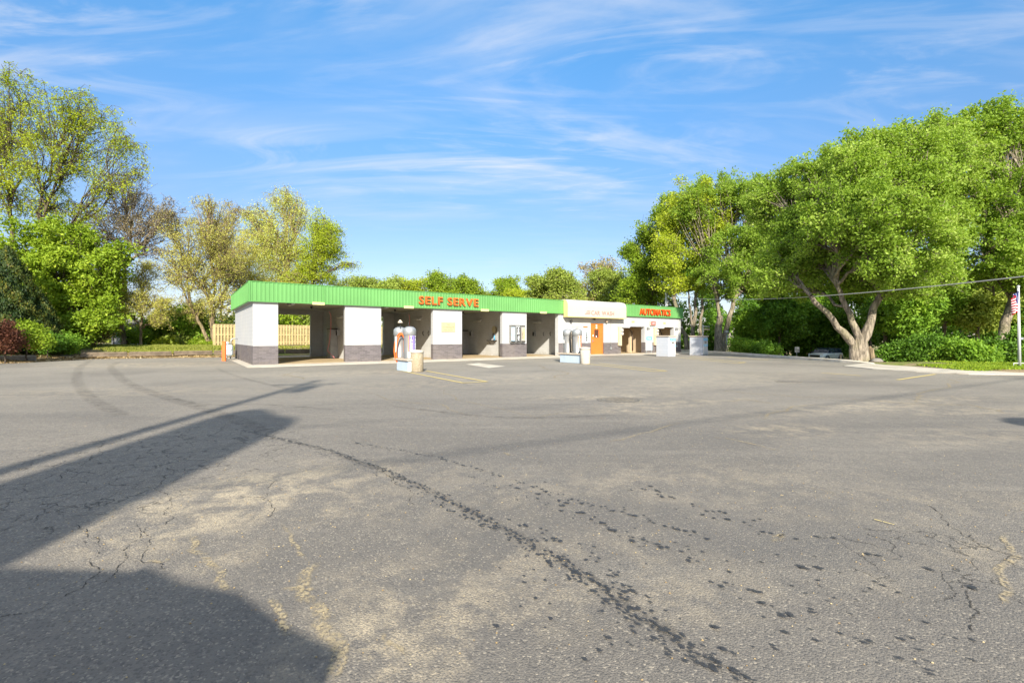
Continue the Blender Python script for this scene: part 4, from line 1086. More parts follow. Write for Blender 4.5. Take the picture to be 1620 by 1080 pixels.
# ------------------------------------------------------------------ vacuum islands
def vacuum(e, x, y, kind):
    """steel canister with domed head at local x, y"""
    mb = MB(); mb.lathe([(0.262,0.0),(0.25,0.03),(0.25,1.0)], (x,y,0), 28); body = mb.build('canister', M['steel'], e)
    mb = MB(); mb.lathe([(0.258,0.995),(0.276,1.01),(0.276,1.22),(0.258,1.28),(0.19,1.34),(0.10,1.375),(0.0,1.385)], (x,y,0), 28); mb.build('dome', M['galv' if kind else 'steel'], e)
    return body
def arc_panel(name, x, y, r, a0, a1, z0, z1, mat, parent, n_=8):
    mb = MB(); vs = []; fs = []
    for k in range(n_+1):
        a = R(a0+(a1-a0)*k/n_)
        for z in (z0, z1): vs += [(x+math.cos(a)*r, y+math.sin(a)*r, z), (x+math.cos(a)*(r-0.004), y+math.sin(a)*(r-0.004), z)]
    for k in range(n_):
        b = k*4; c_ = b+4
        fs += [(b,c_,c_+2,b+2), (b+1,b+3,c_+3,c_+1), (b+2,c_+2,c_+3,b+3), (b,b+1,c_+1,c_)]
    fs += [(0,2,3,1), (n_*4,n_*4+1,n_*4+3,n_*4+2)]
    mb.add(vs, fs, 0, False); return mb.build(name, M[mat], parent)
def island(px, py, label, h, L, W):
    g = G(px, py)     # near-left... corner nearest the camera-facing long side
    e = empty('vacuum_island', g, BA, label, 'concrete block', 'raised blocks carrying the vacuums')
    mb = MB(); mb.bbox(0, W, 0, L, 0, h, 0.02); mb.build('block', M['island_white'], e)
    mb = MB(); mb.bbox(-0.07, W+0.07, -0.07, L+0.22, h+0.001, h+0.08, 0.012); mb.build('slab', M['cap_tan'], e)
    return e, g
def cyl_text(parent, body, x, y, r, ang, ztop, size, step, mat):
    for k, ch in enumerate(body):
        a = R(ang)
        text_obj('lettering', ch, size, 0.003, M[mat], parent, (x+math.cos(a)*(r+0.004), y+math.sin(a)*(r+0.004), ztop-k*step), rot=(R(90),0,R(ang+90)), bold=size*0.05, align='CENTER')
# island 1 (long side runs away from the building)
e1, g1 = island(645.5, 588.5, 'pale blue painted block under the violet-labelled vacuums', 0.46, 1.25, 0.60)
def vac_thing(isl_g, name_label, cat, lx, ly, z):
    return empty('vacuum', Vector((isl_g.x + UX*lx + VX*ly, isl_g.y + UY*lx + VY*ly, z)), BA, name_label, cat, 'steel coin vacuums on the islands')
ZI = 0.541
def along(g, lx, px):
    t = (px-810)/FPX; ax = g.x+UX*lx; ay = g.y+UY*lx
    return (t*ay-ax)/(VX-t*VY)
l1a = along(g1, 0.30, 632.5); l1b = along(g1, 0.30, 648.0)
v1 = vac_thing(g1, 'twin steel vacuum unit with violet VACUUM labels and looped orange hose', 'vacuum', 0.30, (l1a+l1b)/2, ZI)
HB = (l1a-l1b)/2
vacuum(v1, 0.0, HB, 1); vb = vacuum(v1, 0.0, -HB, 1)
camang = math.degrees(math.atan2(-(g1.y), -g1.x)) - math.degrees(BA)     # direction to the camera in island axes
arc_panel('label_panel', 0.0, -HB, 0.255, camang-2, camang+92, 0.30, 0.99, 'violet_label', v1)
arc_panel('label_stripe', 0.0, -HB, 0.259, camang+28, camang+52, 0.30, 0.99, 'violet_pale', v1)
arc_panel('label_stripe', 0.0, HB, 0.259, camang+38, camang+62, 0.25, 0.95, 'salmon_label', v1, 4)
arc_panel('label_stripe', 0.0, -HB, 0.259, camang-14, camang-1, 0.30, 0.99, 'salmon_label', v1, 3)
cyl_text(v1, 'VACUUM', 0.0, -HB, 0.259, camang+14, 0.89, 0.135, 0.112, 'white_ink')
cyl_text(v1, 'VACUUM', 0.0, -HB, 0.259, camang+66, 0.89, 0.135, 0.112, 'white_ink')
def hoseloop(parent, cx, cy, ang, top, bot, w, mat, r=0.04, coils=2):
    a = R(ang); tx, ty = -math.sin(a), math.cos(a); ox, oy = math.cos(a), math.sin(a)
    for c_ in range(coils):
        pts = []
        for k in range(29):
            t = k/28*2*math.pi
            z = (top+bot)/2 + (top-bot)/2*math.cos(t)
            ww = w*(0.75+0.35*math.sin(t*0.5)) * (1-0.22*c_)
            x_ = math.sin(t)*ww + 0.03*c_
            off = 0.07 + 0.03*math.sin(2*t+c_) + 0.05*c_
            pts.append((cx+ox*off+tx*x_, cy+oy*off+ty*x_, z-0.06*c_))
        mb = MB(); mb.ring(pts, r, 8, caps=False); mb.build('hose', M[mat], parent)
hoseloop(v1, math.cos(R(camang))*0.30, HB*0.8+math.sin(R(camang))*0.30, camang-0, 1.10, -0.26, 0.27, 'hose_orange', 0.030)
mb = MB(); mb.bbox(-0.36,-0.30,0.12,0.20,0.25,0.95,0.01); mb.build('hose_bracket', M['white'], v1)
mb = MB(); mb.ring([(-0.1,0.25,1.30),(-0.1,0.25,1.55)],0.012,6); mb.ring([(0.1,-0.2,1.33),(0.1,-0.2,1.58)],0.012,6); mb.build('vent_rod', M['dark'], v1)
mb = MB(); mb.lathe([(0.12,0),(0.10,0.04),(0.03,0.14),(0,0.14)], (-0.1,0.25,1.55), 12); mb.build('rod_lamp', M['cap_tan'], v1)
# island 2
e2, g2 = island(919, 575.2, 'pale blue painted block under the two bare steel vacuums', 0.48, 1.75, 0.64)
v2 = vac_thing(g2, 'plain steel vacuum, the farther of two on its block', 'vacuum', 0.32, along(g2, 0.32, 898.0), ZI+0.02)
vacuum(v2, 0, 0, 1)
v3 = vac_thing(g2, 'steel vacuum with salmon-orange label strip of white squares, near the orange door', 'vacuum', 0.32, along(g2, 0.32, 913.0), ZI+0.02)
vacuum(v3, 0, 0, 1)
ca2 = math.degrees(math.atan2(-g2.y, -g2.x)) - math.degrees(BA)
arc_panel('label_panel', 0, 0, 0.255, ca2+12, ca2+85, 0.28, 0.99, 'salmon_label', v3)
cyl_text(v3, 'VACUUM', 0, 0, 0.259, ca2+30, 0.89, 0.125, 0.115, 'white_ink')
mb = MB(); mb.bbox(-0.08,0.05,0.36,0.46,0.1,1.25,0.01); mb.bbox(-0.11,-0.08,0.37,0.45,0.9,1.15,0.005); mb.build('hose_bracket', M['cap_tan'], v3)
mb = MB(); mb.ring([(-0.1,0.42,1.15),(-0.16,0.40,0.9),(-0.14,0.36,0.4),(-0.1,0.42,0.05)], 0.035, 8); mb.build('hose', M['rubber'], v3)
mb = MB(); mb.ring([(0,0,1.38),(0,0,1.46)],0.02,6); mb.bbox(-0.35,0.35,-0.05,0.05,1.46,1.50,0.005); mb.build('top_bar', M['cap_tan'], v3)
mb = MB(); mb.bbox(-0.33,-0.29,-0.06,0.08,0.55,0.75,0.01); mb.build('coin_box', M['white'], v2)

# bins of exposed aggregate
def bin_(px, py, label, mat):
    g = G(px, py)
    e = empty('litter_bin', g + Vector((0, 0.27, 0)), 0.2, label, 'bin', 'round concrete bins at the vacuum islands')
    mb = MB(); mb.lathe([(0.0,0),(0.255,0.0),(0.27,0.02),(0.275,0.75),(0.26,0.78)], n=28); mb.build('bin_body', M[mat], e)
    mb = MB(); mb.lathe([(0.255,0.781),(0.285,0.79),(0.285,0.86),(0.265,0.90),(0.12,0.925),(0,0.93)], n=28); mb.build('bin_lid', M['concrete'], e)
bin_(657.5, 588.5, 'round bin of tan pebbled concrete beside the violet vacuums', 'aggregate')
bin_(927, 575.8, 'round cream concrete bin beside the bare steel vacuums', 'concrete')

# manhole
n = NT('cast_iron'); n.bsdf(n.mix(n.ramp(n.noise(n.coord(), 14, 4), 0.35, 0.65), (0.17,0.145,0.115,1), (0.30,0.26,0.20,1)), 0.6, 0.4); M['iron'] = n.m
g = G(980, 632.5)
e = empty('manhole', g, 0.4, 'round cast iron manhole cover in a ring of pale concrete on the asphalt', 'manhole cover')
mb = MB(); pr = [(0.42,0.001),(0.42,0.010),(0.50,0.008),(0.52,0.001)]; mb.lathe(pr, n=32); mb.build('concrete_ring', M['iron'], e)
mb = MB(); mb.lathe([(0.41,0.001),(0.41,0.009),(0.0,0.010)], n=32, smooth=False)
for k in range(-4,5):
    for j in range(-4,5):
        if k*k+j*j < 17: mb.box(k*0.085-0.025, k*0.085+0.025, j*0.085-0.025, j*0.085+0.025, 0.0095, 0.014)
mb.build('cover', M['iron'], e)
g = G(1247, 603.5)
e = empty('manhole', g, 0.1, 'second, farther manhole cover with yellowed rim on the asphalt', 'manhole cover')
mb = MB(); mb.lathe([(0.33,0.001),(0.33,0.009),(0.38,0.008),(0.40,0.001)], n=28); mb.build('concrete_ring', M['iron'], e)
mb = MB(); mb.lathe([(0.32,0.001),(0.32,0.008),(0.0,0.009)], n=28, smooth=False); mb.build('cover', M['asphalt'], e)

# pay stations of the automatic bays
def kiosk(px, py, L, W, label, canopy):
    g = G(px, py)
    e = empty('pay_station', g, BA, label, 'pay station', 'block pay stations before the automatic bays')
    mb = MB(); mb.bbox(0, W, 0, L, 0, 1.50, 0.015); mb.build('block', M['kiosk_grey'], e)
    mb = MB(); mb.bbox(-0.06, W+0.06, -0.06, L+0.06, 1.501, 1.59, 0.01); mb.build('cap', M['cap_tan'], e)
    mb = MB(); mb.bbox(0.06, W-0.06, -0.05, -0.001, 0.12, 1.44, 0.01); f = mb.build('front_panel', M['white'], e)
    mb = MB(); mb.box(0.08, W-0.08, -0.056, -0.051, 1.18, 1.40); h_ = mb.build('header', M['blue_label'], f)
    text_obj('lettering', 'CAR WASH', 0.11, 0.002, M['white_ink'], h_, (W/2,-0.06,1.25), align='CENTER')
    mb = MB(); mb.box(0.08, W-0.08, -0.056, -0.051, 0.72, 0.92); mb.build('price_label', M['pale_blue'], f)
    mb = MB(); mb.bbox(W/2-0.12, W/2+0.12, -0.075, -0.051, 0.98, 1.12, 0.006); mb.build('coin_slot', M['steel'], f)
    if canopy:
        mb = MB(); mb.ring([(W+0.12,0.5,0),(W+0.12,0.5,2.45),(W+0.12,0.5,2.5)], 0.035, 8); p_ = mb.build('bar_post', M['white'], e)
        mb = MB(); mb.ring([(W+0.12,0.5,2.36),(W+1.05,0.5,2.34)], 0.03, 8); mb.build('upper_bar', M['white'], p_)
        mb = MB(); mb.ring([(W+0.16,0.5,2.13),(W+1.05,0.5,2.10)], 0.065, 10); mb.build('clearance_tube', M['faded_yellow'], p_)
kiosk(1057.9, 564.2, 1.13, 0.85, 'grey block pay station with blue labels right before the second automatic bay', False)
kiosk(1111.2, 562.2, 1.15, 0.75, 'grey block pay station with tall white post and yellow clearance tube', True)
# ================================================================== TREES AND SHRUBS
def np_mesh(name, V, Q, mats, mi=None, smooth=False, tone=None):
    me = bpy.data.meshes.new(name)
    V = np.asarray(V, np.float32); Q = np.asarray(Q, np.int32)
    me.vertices.add(len(V)); me.vertices.foreach_set('co', V.ravel())
    me.loops.add(Q.size); me.loops.foreach_set('vertex_index', Q.ravel())
    me.polygons.add(len(Q)); me.polygons.foreach_set('loop_start', np.arange(0, Q.size, 4, dtype=np.int32))
    if mi is not None: me.polygons.foreach_set('material_index', np.asarray(mi, np.int32))
    me.polygons.foreach_set('use_smooth', np.full(len(Q), smooth))
    for m in mats: me.materials.append(m)
    if tone is not None:
        a = me.attributes.new('tone', 'FLOAT', 'FACE'); a.data.foreach_set('value', np.asarray(tone, np.float32))
    me.update(); me.validate()
    return me
def unit(a): return a/np.maximum(np.linalg.norm(a, axis=-1, keepdims=True), 1e-9)
def np_tubes(Pt, Rd, k):
    """Pt (N,K,3), Rd (N,K) -> verts, quads"""
    N, K, _ = Pt.shape
    d = np.empty_like(Pt); d[:, 1:-1] = Pt[:, 2:]-Pt[:, :-2]; d[:, 0] = Pt[:, 1]-Pt[:, 0]; d[:, -1] = Pt[:, -1]-Pt[:, -2]
    d = unit(d)
    ref = np.tile(np.array([0.31, 0.87, 0.12]), (N, K, 1))
    a = unit(np.cross(d, ref)); b = np.cross(d, a)
    t = np.arange(k)*2*np.pi/k
    V = Pt[:, :, None, :] + Rd[:, :, None, None]*(a[:, :, None, :]*np.cos(t)[None, None, :, None] + b[:, :, None, :]*np.sin(t)[None, None, :, None])
    idx = np.arange(N*K*k).reshape(N, K, k)
    A = idx[:, :-1, :]; Bq = np.roll(A, -1, 2); D_ = idx[:, 1:, :]; Cq = np.roll(D_, -1, 2)
    return V.reshape(-1, 3), np.stack([A, Bq, Cq, D_], -1).reshape(-1, 4)
def leaves(rg, cen, tone, ls, droop=0.0, up=0.15, aspect=0.6, var=0.45):
    N = len(cen)
    nrm = rg.normal(size=(N, 3)); nrm[:, 2] = np.abs(nrm[:, 2])*0.8 + up; nrm = unit(nrm)
    ax = rg.normal(size=(N, 3)); ax[:, 2] -= droop*2; ax = unit(ax - nrm*np.sum(ax*nrm, 1, keepdims=True))
    bx = np.cross(nrm, ax)
    s = ls*(1 + rg.uniform(-var, var, (N, 1)))
    L = ax*s*0.5; W = bx*s*0.5*aspect
    bend = nrm*s*0.10
    V = np.stack([cen-L, cen-W*1.0+L*0.1-bend, cen+L, cen+W+L*0.1-bend], 1).reshape(-1, 3)
    Q = np.arange(4*N).reshape(N, 4)
    return V, Q
seed_n = [100]
def tree(name, label, cat, Y, base, fork, lobes, leaf='cotton', n=20000, ls=0.2, tr=0.25, bk='bark', trunks=None, nb=1.0, tw=4, spread=0.28,
         group=None, droop=0.0, limb_scale=1.0, inner=0.5, aspect=0.6, zbase=None, dz=0.0, sag=0.12, twr=0.008, clump=False):
    seed_n[0] += 1
    rg = np.random.default_rng(seed_n[0])
    x0 = (base[0]-810)/FPX*Y
    z0 = TH(x0, Y) if zbase is None else zbase
    org = np.array([x0, Y, z0])
    root = empty(name, Vector(org), 0, label, cat, group)
    k = Y/FPX
    L = []
    for lb in lobes:
        px, py, rx, ry = lb[:4]; dy = lb[4] if len(lb) > 4 else rg.uniform(-0.35, 0.35)*rx*k*1.6
        Yc = Y + dy
        c_ = np.array([(px-810)/FPX*Yc, Yc, EYE+(HZ-py)/FPX*Yc]) - org
        L.append((c_, np.array([rx*k, (rx+ry)/2*k*1.05, ry*k])))
    def bez(a, b, w, K=6, lift=0.15, wob=0.04):
        t = np.linspace(0, 1, K)[:, None]
        d = b-a; ln = np.linalg.norm(d)
        mid = a + d*0.5 + np.array([0, 0, 1])*ln*lift
        p = (1-t)**2*a + 2*t*(1-t)*mid + t**2*b
        p[1:-1] += rg.normal(size=(K-2, 3))*ln*wob
        return p
    Vs = []; Qs = []; off = 0
    def addt(Pt, Rd, k_):
        nonlocal off
        V, Q = np_tubes(Pt, Rd, k_); Vs.append(V); Qs.append(Q+off); off += len(V)
    forks = []
    for tk in (trunks or [(base[0], fork[0], fork[1], tr)]):
        bx, fx, fy, r_ = tk[:4]
        a = np.array([(bx-810)/FPX*Y, Y, z0-0.3]) - org
        f = np.array([(fx-810)/FPX*Y, Y, EYE+(HZ-fy)/FPX*Y]) - org
        p = bez(a, f, 0, 9, 0.02, 0.012)
        rr = r_*np.linspace(1.0, 0.62, 9); rr[0] *= 1.55; rr[1] *= 1.12
        if len(tk) > 4:        # limbs that share one bole up to a fork
            vx, vy, rb = tk[4:]
            v_ = np.array([(vx-810)/FPX*Y, Y, EYE+(HZ-vy)/FPX*Y]) - org
            up_ = bez(v_, f, 0, 9, 0.03, 0.012)
            t_ = np.linspace(0, 1, 5)[:, None]; lo_ = a*(1-t_)+v_*t_
            p = np.concatenate([lo_[:-1], up_]); rr = np.concatenate([np.linspace(rb*1.25, rb*0.9, 4), np.linspace(rb*0.72, r_*0.62, 9)]); rr[5] = r_*1.15; rr[6] = r_*1.0
        addt(p[None], rr[None], 12); forks.append((p, rr))
    vol = np.array([np.prod(r_) for _, r_ in L])**(2/3)
    share = vol/vol.sum()
    cen = []; ton = []
    for (c_, r_), sh in zip(L, share):
        # pick the nearest trunk, leave it below the lobe
        best = min(forks, key=lambda f: np.linalg.norm((f[0][-1]-c_)*np.array([1, 1, 0.4])))
        p, rr = best
        top = p[-1]
        if c_[2] < top[2]*1.05:
            hh = np.clip(c_[2]*0.72, p[1][2], top[2]); i = int(np.argmin(np.abs(p[:, 2]-hh)))
        else: i = len(p)-1 - int(rg.integers(0, 2))
        a = p[i]; ra = min(rr[i]*0.85, tr*limb_scale*(0.35+1.6*math.sqrt(sh)))
        K = 8
        lp = bez(a, c_ + np.array([0, 0, r_[2]*0.25]), 0, K, rg.uniform(0.05, 0.2), 0.035)
        lr = ra*np.linspace(1, 0.28, K)
        addt(lp[None], lr[None], 8)
        NB = max(4, int((14 + 10*sh*len(L))*nb))
        u = unit(rg.normal(size=(NB, 3))); rad = rg.uniform(inner, 1.0, (NB, 1))**0.6*np.where(rg.uniform(0, 1, (NB, 1)) < 0.18, rg.uniform(1.05, 1.35, (NB, 1)), 1.0)
        e = c_ + u*rad*r_
        ti = rg.uniform(0.30, 1.0, NB)*(K-1); i0 = np.minimum(ti.astype(int), K-2); fr = (ti-i0)[:, None]
        s_ = lp[i0]*(1-fr)+lp[i0+1]*fr; rs = (lr[i0]*(1-fr[:, 0])+lr[i0+1]*fr[:, 0])*0.45
        KB = 5; t = np.linspace(0, 1, KB)[None, :, None]
        d = e-s_; ln = np.linalg.norm(d, axis=1)[:, None]
        mid = s_+d*0.5 + np.array([0, 0, 1])*ln*rg.uniform(-0.02, 0.22, (NB, 1)) + rg.normal(size=(NB, 3))*ln*0.09
        bp = (1-t)**2*s_[:, None]+2*t*(1-t)*mid[:, None]+t**2*e[:, None]
        bp[:, -1, 2] -= sag*ln[:, 0]*0.5
        br = rs[:, None]*np.linspace(1, 0.22, KB)[None]
        addt(bp, np.maximum(br, 0.008), 5)
        # twigs
        NT_ = NB*tw
        bi = rg.integers(0, NB, NT_); ti = rg.uniform(0.72 if clump else 0.35, 1.0, NT_)*(KB-1); i0 = np.minimum(ti.astype(int), KB-2); fr = (ti-i0)[:, None]
        s2 = bp[bi, i0]*(1-fr)+bp[bi, i0+1]*fr
        dv = unit(rg.normal(size=(NT_, 3)) + unit(bp[bi, -1]-bp[bi, 0])*0.9 + np.array([0, 0, 0.25-droop]))
        tl = rg.uniform(0.14 if clump else 0.18, 0.34 if clump else 0.42, (NT_, 1))*float(np.mean(r_))
        m2 = s2+dv*tl*0.5+rg.normal(size=(NT_, 3))*tl*0.07; e2 = s2+dv*tl; e2[:, 2] -= (sag+droop*0.6)*tl[:, 0]
        tp = np.stack([s2, m2, e2], 1)
        addt(tp, np.tile(np.array([[twr*1.7, twr*1.2, twr*0.6]]), (NT_, 1)), 3)
        # leaves clustered on the twigs
        nl = int(n*sh)
        ci = rg.integers(0, NT_, nl); f = rg.uniform(0.15, 1.1, (nl, 1))
        pos = s2[ci]*(1-f)+e2[ci]*f + rg.normal(size=(nl, 3))*spread*np.array([1, 1, 0.8])
        if droop > 0: pos[:, 2] -= rg.uniform(0, 1, nl)**1.5*droop*1.3
        ctone = rg.uniform(0, 1, NB)
        cen.append(pos); ton.append(np.clip(0.45*ctone[bi[ci]] + 0.55*rg.uniform(0, 1, nl)+rg.normal(0, .08), 0, 1))
    wm = np_mesh('trunk', np.concatenate(Vs), np.concatenate(Qs), [M[bk]], smooth=True)
    o = bpy.data.objects.new('trunk', wm); COL.objects.link(o); o.parent = root
    cen = np.concatenate(cen); ton = np.concatenate(ton)
    V, Q = leaves(rg, cen, ton, ls, droop, aspect=aspect)
    lm = np_mesh('crown', V, Q, [LM[leaf]], tone=ton)
    o = bpy.data.objects.new('crown', lm); COL.objects.link(o); o.parent = root
    return root
def shrub(name, label, Y, px, py, rx, ry, leaf, n=5000, ls=0.16, group=None, bk='bark_dark', cat='shrub', spread=0.16, nl=4, zb=None):
    rr = random.Random(int(px*7+py))
    lobes = [(px+rr.uniform(-.45,.45)*rx, py+rr.uniform(-.35,.35)*ry, rx*rr.uniform(.5,.7), ry*rr.uniform(.55,.75), rr.uniform(-.3,.3)*rx*Y/FPX) for _ in range(nl)]
    return tree(name, label, cat, Y, (px, 0), (px, py+ry*0.75), lobes, leaf, n, ls, 0.05, bk, nb=0.7, tw=3, spread=spread, group=group, inner=0.35, zbase=zb)
def conifer(name, label, Y, px, top, r, leaf, n, ls, group=None):
    seed_n[0] += 1; rg = np.random.default_rng(seed_n[0])
    x0 = (px-810)/FPX*Y; z0 = TH(x0, Y); H = EYE+(HZ-top)/FPX*Y - z0; Rm = r*Y/FPX
    root = empty(name, Vector((x0, Y, z0)), 0, label, 'tree', group)
    mb = MB(); mb.ring([(0,0,-0.2),(0.03,0,H*0.4),(0,0.02,H*0.85)], [0.13,0.09,0.02], 8); mb.build('trunk', M['bark_dark'], root)
    h = 1-np.sqrt(rg.uniform(0.0004, 1, n)); an = rg.uniform(0, 2*np.pi, n)
    prof = np.sin(np.clip((1-h)*1.25, 0, 1)*np.pi/2)**0.9*np.where(h < 0.06, 0.8, 1)
    lump = 1 + 0.13*np.sin(an*5+h*21)+0.10*np.sin(an*9-h*37)+0.06*rg.normal(size=n)
    rad = Rm*prof*lump*rg.uniform(0.45, 1, n)**0.4
    pos = np.stack([np.cos(an)*rad, np.sin(an)*rad, h*H], 1)
    ton = np.clip(0.3+0.25*np.sin(an*5+h*21)+rg.uniform(-.3, .4, n), 0, 1)
    nrm = unit(np.stack([np.cos(an), np.sin(an), np.full(n, 0.3)], 1)+rg.normal(size=(n, 3))*0.7)
    ax = unit(np.cross(nrm, rg.normal(size=(n, 3)))*0.5+np.array([0, 0, 1.0])); bx = np.cross(nrm, ax)
    s = ls*rg.uniform(0.6, 1.4, (n, 1))
    V = np.stack([pos-ax*s*.5, pos-bx*s*.25, pos+ax*s*.5, pos+bx*s*.25], 1).reshape(-1, 3)
    o = bpy.data.objects.new('crown', np_mesh('crown', V, np.arange(4*n).reshape(n, 4), [LM[leaf]], tone=ton)); COL.objects.link(o); o.parent = root
    return root

GB = 'trees and shrubs behind the grassy bank'; GF = 'trees beyond the car wash roof'; GR = 'trees of the wood beyond the driveway'
tree('locust_tree', 'tall airy tree with fresh yellow-green leaves and long spreading limbs, behind the clipped conifers', 'tree', 38, (95,556), (88,395),
     [(45,170,55,48),(112,150,48,34),(160,190,48,42),(205,222,36,28),(60,240,52,42),(130,250,48,38),(15,120,38,26),(20,300,42,46),(92,322,42,38),(180,280,30,20),(-40,200,55,80),(228,262,18,12),(150,330,25,18),(5,215,35,30)],
     'locust', 36000, 0.14, 0.30, 'bark_dark', limb_scale=0.4, trunks=[(95,84,395,0.24),(88,62,330,0.17),(30,16,300,0.2)], nb=1.9, tw=6, spread=0.15, group=GB, droop=0.15, sag=0.45, twr=0.010)
tree('maple_tree', 'dense bright green young tree behind the small dark conifer', 'tree', 35, (112,556), (112,500),
     [(90,435,48,40),(58,385,42,38),(135,470,46,42),(112,520,55,30),(160,425,40,32),(62,482,34,36),(192,398,30,22),(112,375,42,26),(25,430,30,50),(165,500,30,30)],
     'bright', 60000, 0.21, 0.16, 'bark_dark', nb=1.2, spread=0.24, group=GB)
conifer('clipped_conifer', 'large dark green and gold pointed conifer at the edge of the lot', 30, 12, 385, 44, 'conifer', 42000, 0.15, GB)
conifer('clipped_conifer', 'small dark conifer between the large conifer and the bright green tree', 31, 66, 462, 24, 'conifer', 22000, 0.13, GB)
shrub('shrub', 'reddish-brown rounded shrub on the stone edging', 26.0, 8, 532, 30, 27, 'red', 12000, 0.10, GB)
shrub('shrub', 'green low shrub beside the reddish one', 27.5, 42, 528, 34, 25, 'bright', 12000, 0.11, GB)
shrub('shrub', 'dark leafy shrub at the foot of the small dark conifer', 30, 75, 543, 28, 18, 'dark', 9000, 0.12, GB)
shrub('shrub', 'mid green shrub at the foot of the bright green tree', 32, 108, 541, 26, 18, 'deep', 9000, 0.13, GB)
shrub('bramble', 'tangled brown bramble between the green shrubs and the weathered shed', 36, 150, 527, 32, 25, 'buds', 5000, 0.10, GB, spread=0.2, nl=6)
tree('budding_tree', 'nearly bare tree with brown buds and dark trunk in front of the weathered shed', 'tree', 40, (193,548), (196,425),
     [(162,362,42,42),(215,335,38,46),(250,342,34,34),(196,292,32,32),(140,400,30,22),(242,392,30,24),(275,330,16,22)],
     'buds', 8000, 0.10, 0.18, 'bark', limb_scale=0.5, nb=2.2, tw=8, spread=0.16, group=GB, sag=0.0, twr=0.013)
tree('budding_tree', 'low yellow-flowering tree with arching branches behind the grassy bank', 'tree', 38.5, (222,550), (225,500),
     [(165,455,32,38),(200,480,28,28),(245,475,32,30),(228,430,28,24),(168,500,22,20),(255,505,18,14)],
     'yellow', 27000, 0.09, 0.12, 'bark_tan', nb=2.0, tw=5, spread=0.15, group=GB, sag=0.25, twr=0.013)
tree('budding_tree', 'yellow leafing tree with forked tan trunk beside the yellow fence', 'tree', 41, (338,548), (330,478),
     [(300,380,42,42),(340,350,38,36),(362,410,34,42),(300,440,42,34),(350,478,32,28),(268,350,24,24),(310,490,28,22),(270,420,26,30),(325,320,22,14)],
     'yellow', 33000, 0.095, 0.24, 'bark_tan', trunks=[(340,334,470,0.24),(335,300,480,0.16)], nb=2.0, tw=6, spread=0.2, group=GB, twr=0.012)
tree('budding_tree', 'slim brown budding tree just behind the yellow fence', 'tree', 46, (352,545), (350,470), [(345,380,22,40),(365,340,20,25),(372,440,24,36),(400,470,24,24)],
     'buds', 9000, 0.12, 0.15, 'bark_tan', nb=1.8, tw=5, spread=0.2, group=GB)
tree('leaning_tree', 'short leaning grey trunk with dark leaves under the yellow trees', 'tree', 43, (290,549), (305,500), [(262,520,30,22),(300,505,25,20),(235,530,25,18),(320,525,18,18)],
     'deep', 20000, 0.18, 0.16, 'bark', trunks=[(288,302,498,0.15),(284,282,505,0.12)], group=GB)
for i, (px, py, rx, ry, lf, lb) in enumerate([(215,532,30,18,'deep','dark green bush growing against the weathered shed'), (262,545,16,9,'locust','low yellow-green tuft in front of the leaning trunk'),
        (318,546,20,7,'bright','low bright green plants at the foot of the forked tan trunk'), (180,512,30,28,'dark','dark bush behind the brown bramble')]):
    shrub('shrub', lb, 41 if i != 3 else 42, px, py, rx, ry, lf, 7000, 0.14, GB)
tree('willow_tree', 'tall pale yellow willow rising over the green fascia', 'tree', 62, (455,546), (452,420),
     [(448,308,34,20),(415,335,28,26),(472,330,22,28),(440,370,36,32),(402,378,28,30),(388,335,12,9),(470,405,26,28),(448,435,45,22),(425,405,30,28)],
     'willow', 40000, 0.145, 0.42, 'bark_tan', nb=1.5, tw=6, spread=0.42, group=GF, droop=0.5, sag=0.3, twr=0.016)
tree('willow_tree', 'greener tree with dark arching limb beside the pale yellow willow', 'tree', 60, (505,546), (492,430),
     [(512,350,26,22),(527,372,20,22),(500,392,26,26),(538,398,12,14),(500,425,32,20),(560,418,14,6),(470,440,30,16)],
     'locust', 25000, 0.17, 0.30, 'bark_dark', nb=1.2, tw=6, spread=0.36, group=GF, droop=0.3, twr=0.016)
tree('budding_tree', 'round golden tree between the yellow fence trees and the willow', 'tree', 52, (392,546), (388,450),
     [(386,400,26,36),(370,440,28,32),(402,442,24,32),(352,395,20,26),(425,460,30,22)],
     'yellow', 28000, 0.115, 0.22, 'bark_tan', nb=1.6, tw=5, spread=0.26, group=GF)
far = [(432,500,42,26,'bright',50,'bright green tree seen through the first bay above the fence'),(505,492,42,34,'far',52,'pale green tree seen behind the rear wall of the second bay'),
       (563,452,34,24,'far',80,'pale green round treetop just past the willow'),(607,447,34,22,'far',82,'pale green low treetop left of the SELF letters'),
       (652,452,30,19,'locust',84,'yellow-green low treetop above the SELF letters'),(703,447,22,24,'bright',76,'bright green upright treetop above the SERVE letters'),
       (742,450,24,22,'bright',80,'green treetop just beyond the upright bright one'),(795,450,20,17,'bright',84,'small lone green treetop over the fourth bay'),
       (770,470,28,10,'far',86,'low treetop barely showing above the fascia'),(828,465,24,11,'locust',80,'low yellowish treetop beside the roof vent'),
       (862,447,24,17,'far',70,'pale green treetop behind the roof vent'),(898,437,30,26,'far',66,'broad pale green treetop behind the cream canopy'),
       (938,432,30,30,'buds',72,'sparse grey-brown treetop with bare twigs over the cream canopy'),(968,440,26,28,'far',68,'thin green treetop above the AUTOMATICS letters')]
for i, (px, py, rx, ry, lf, Y, lb) in enumerate(far):
    rr = random.Random(i+3)
    rx *= 1.25
    lobes = [(px+rr.uniform(-.7,.7)*rx, py+rr.uniform(-.3,.5)*ry, rx*rr.uniform(.35,.55), ry*rr.uniform(.4,.65)) for _ in range(7)] + [(px, py+ry*.9, rx, ry*.7), (px-rx*.2, py+ry*1.6, rx*1.1, ry*.7)]
    tree('distant_tree', lb, 'tree', Y, (px, 0), (px, py+ry), lobes, lf, 15000 if lf != 'buds' else 7000, 0.26, 0.2, 'bark', nb=1.0, tw=5, spread=0.34, group=GF, twr=0.014)

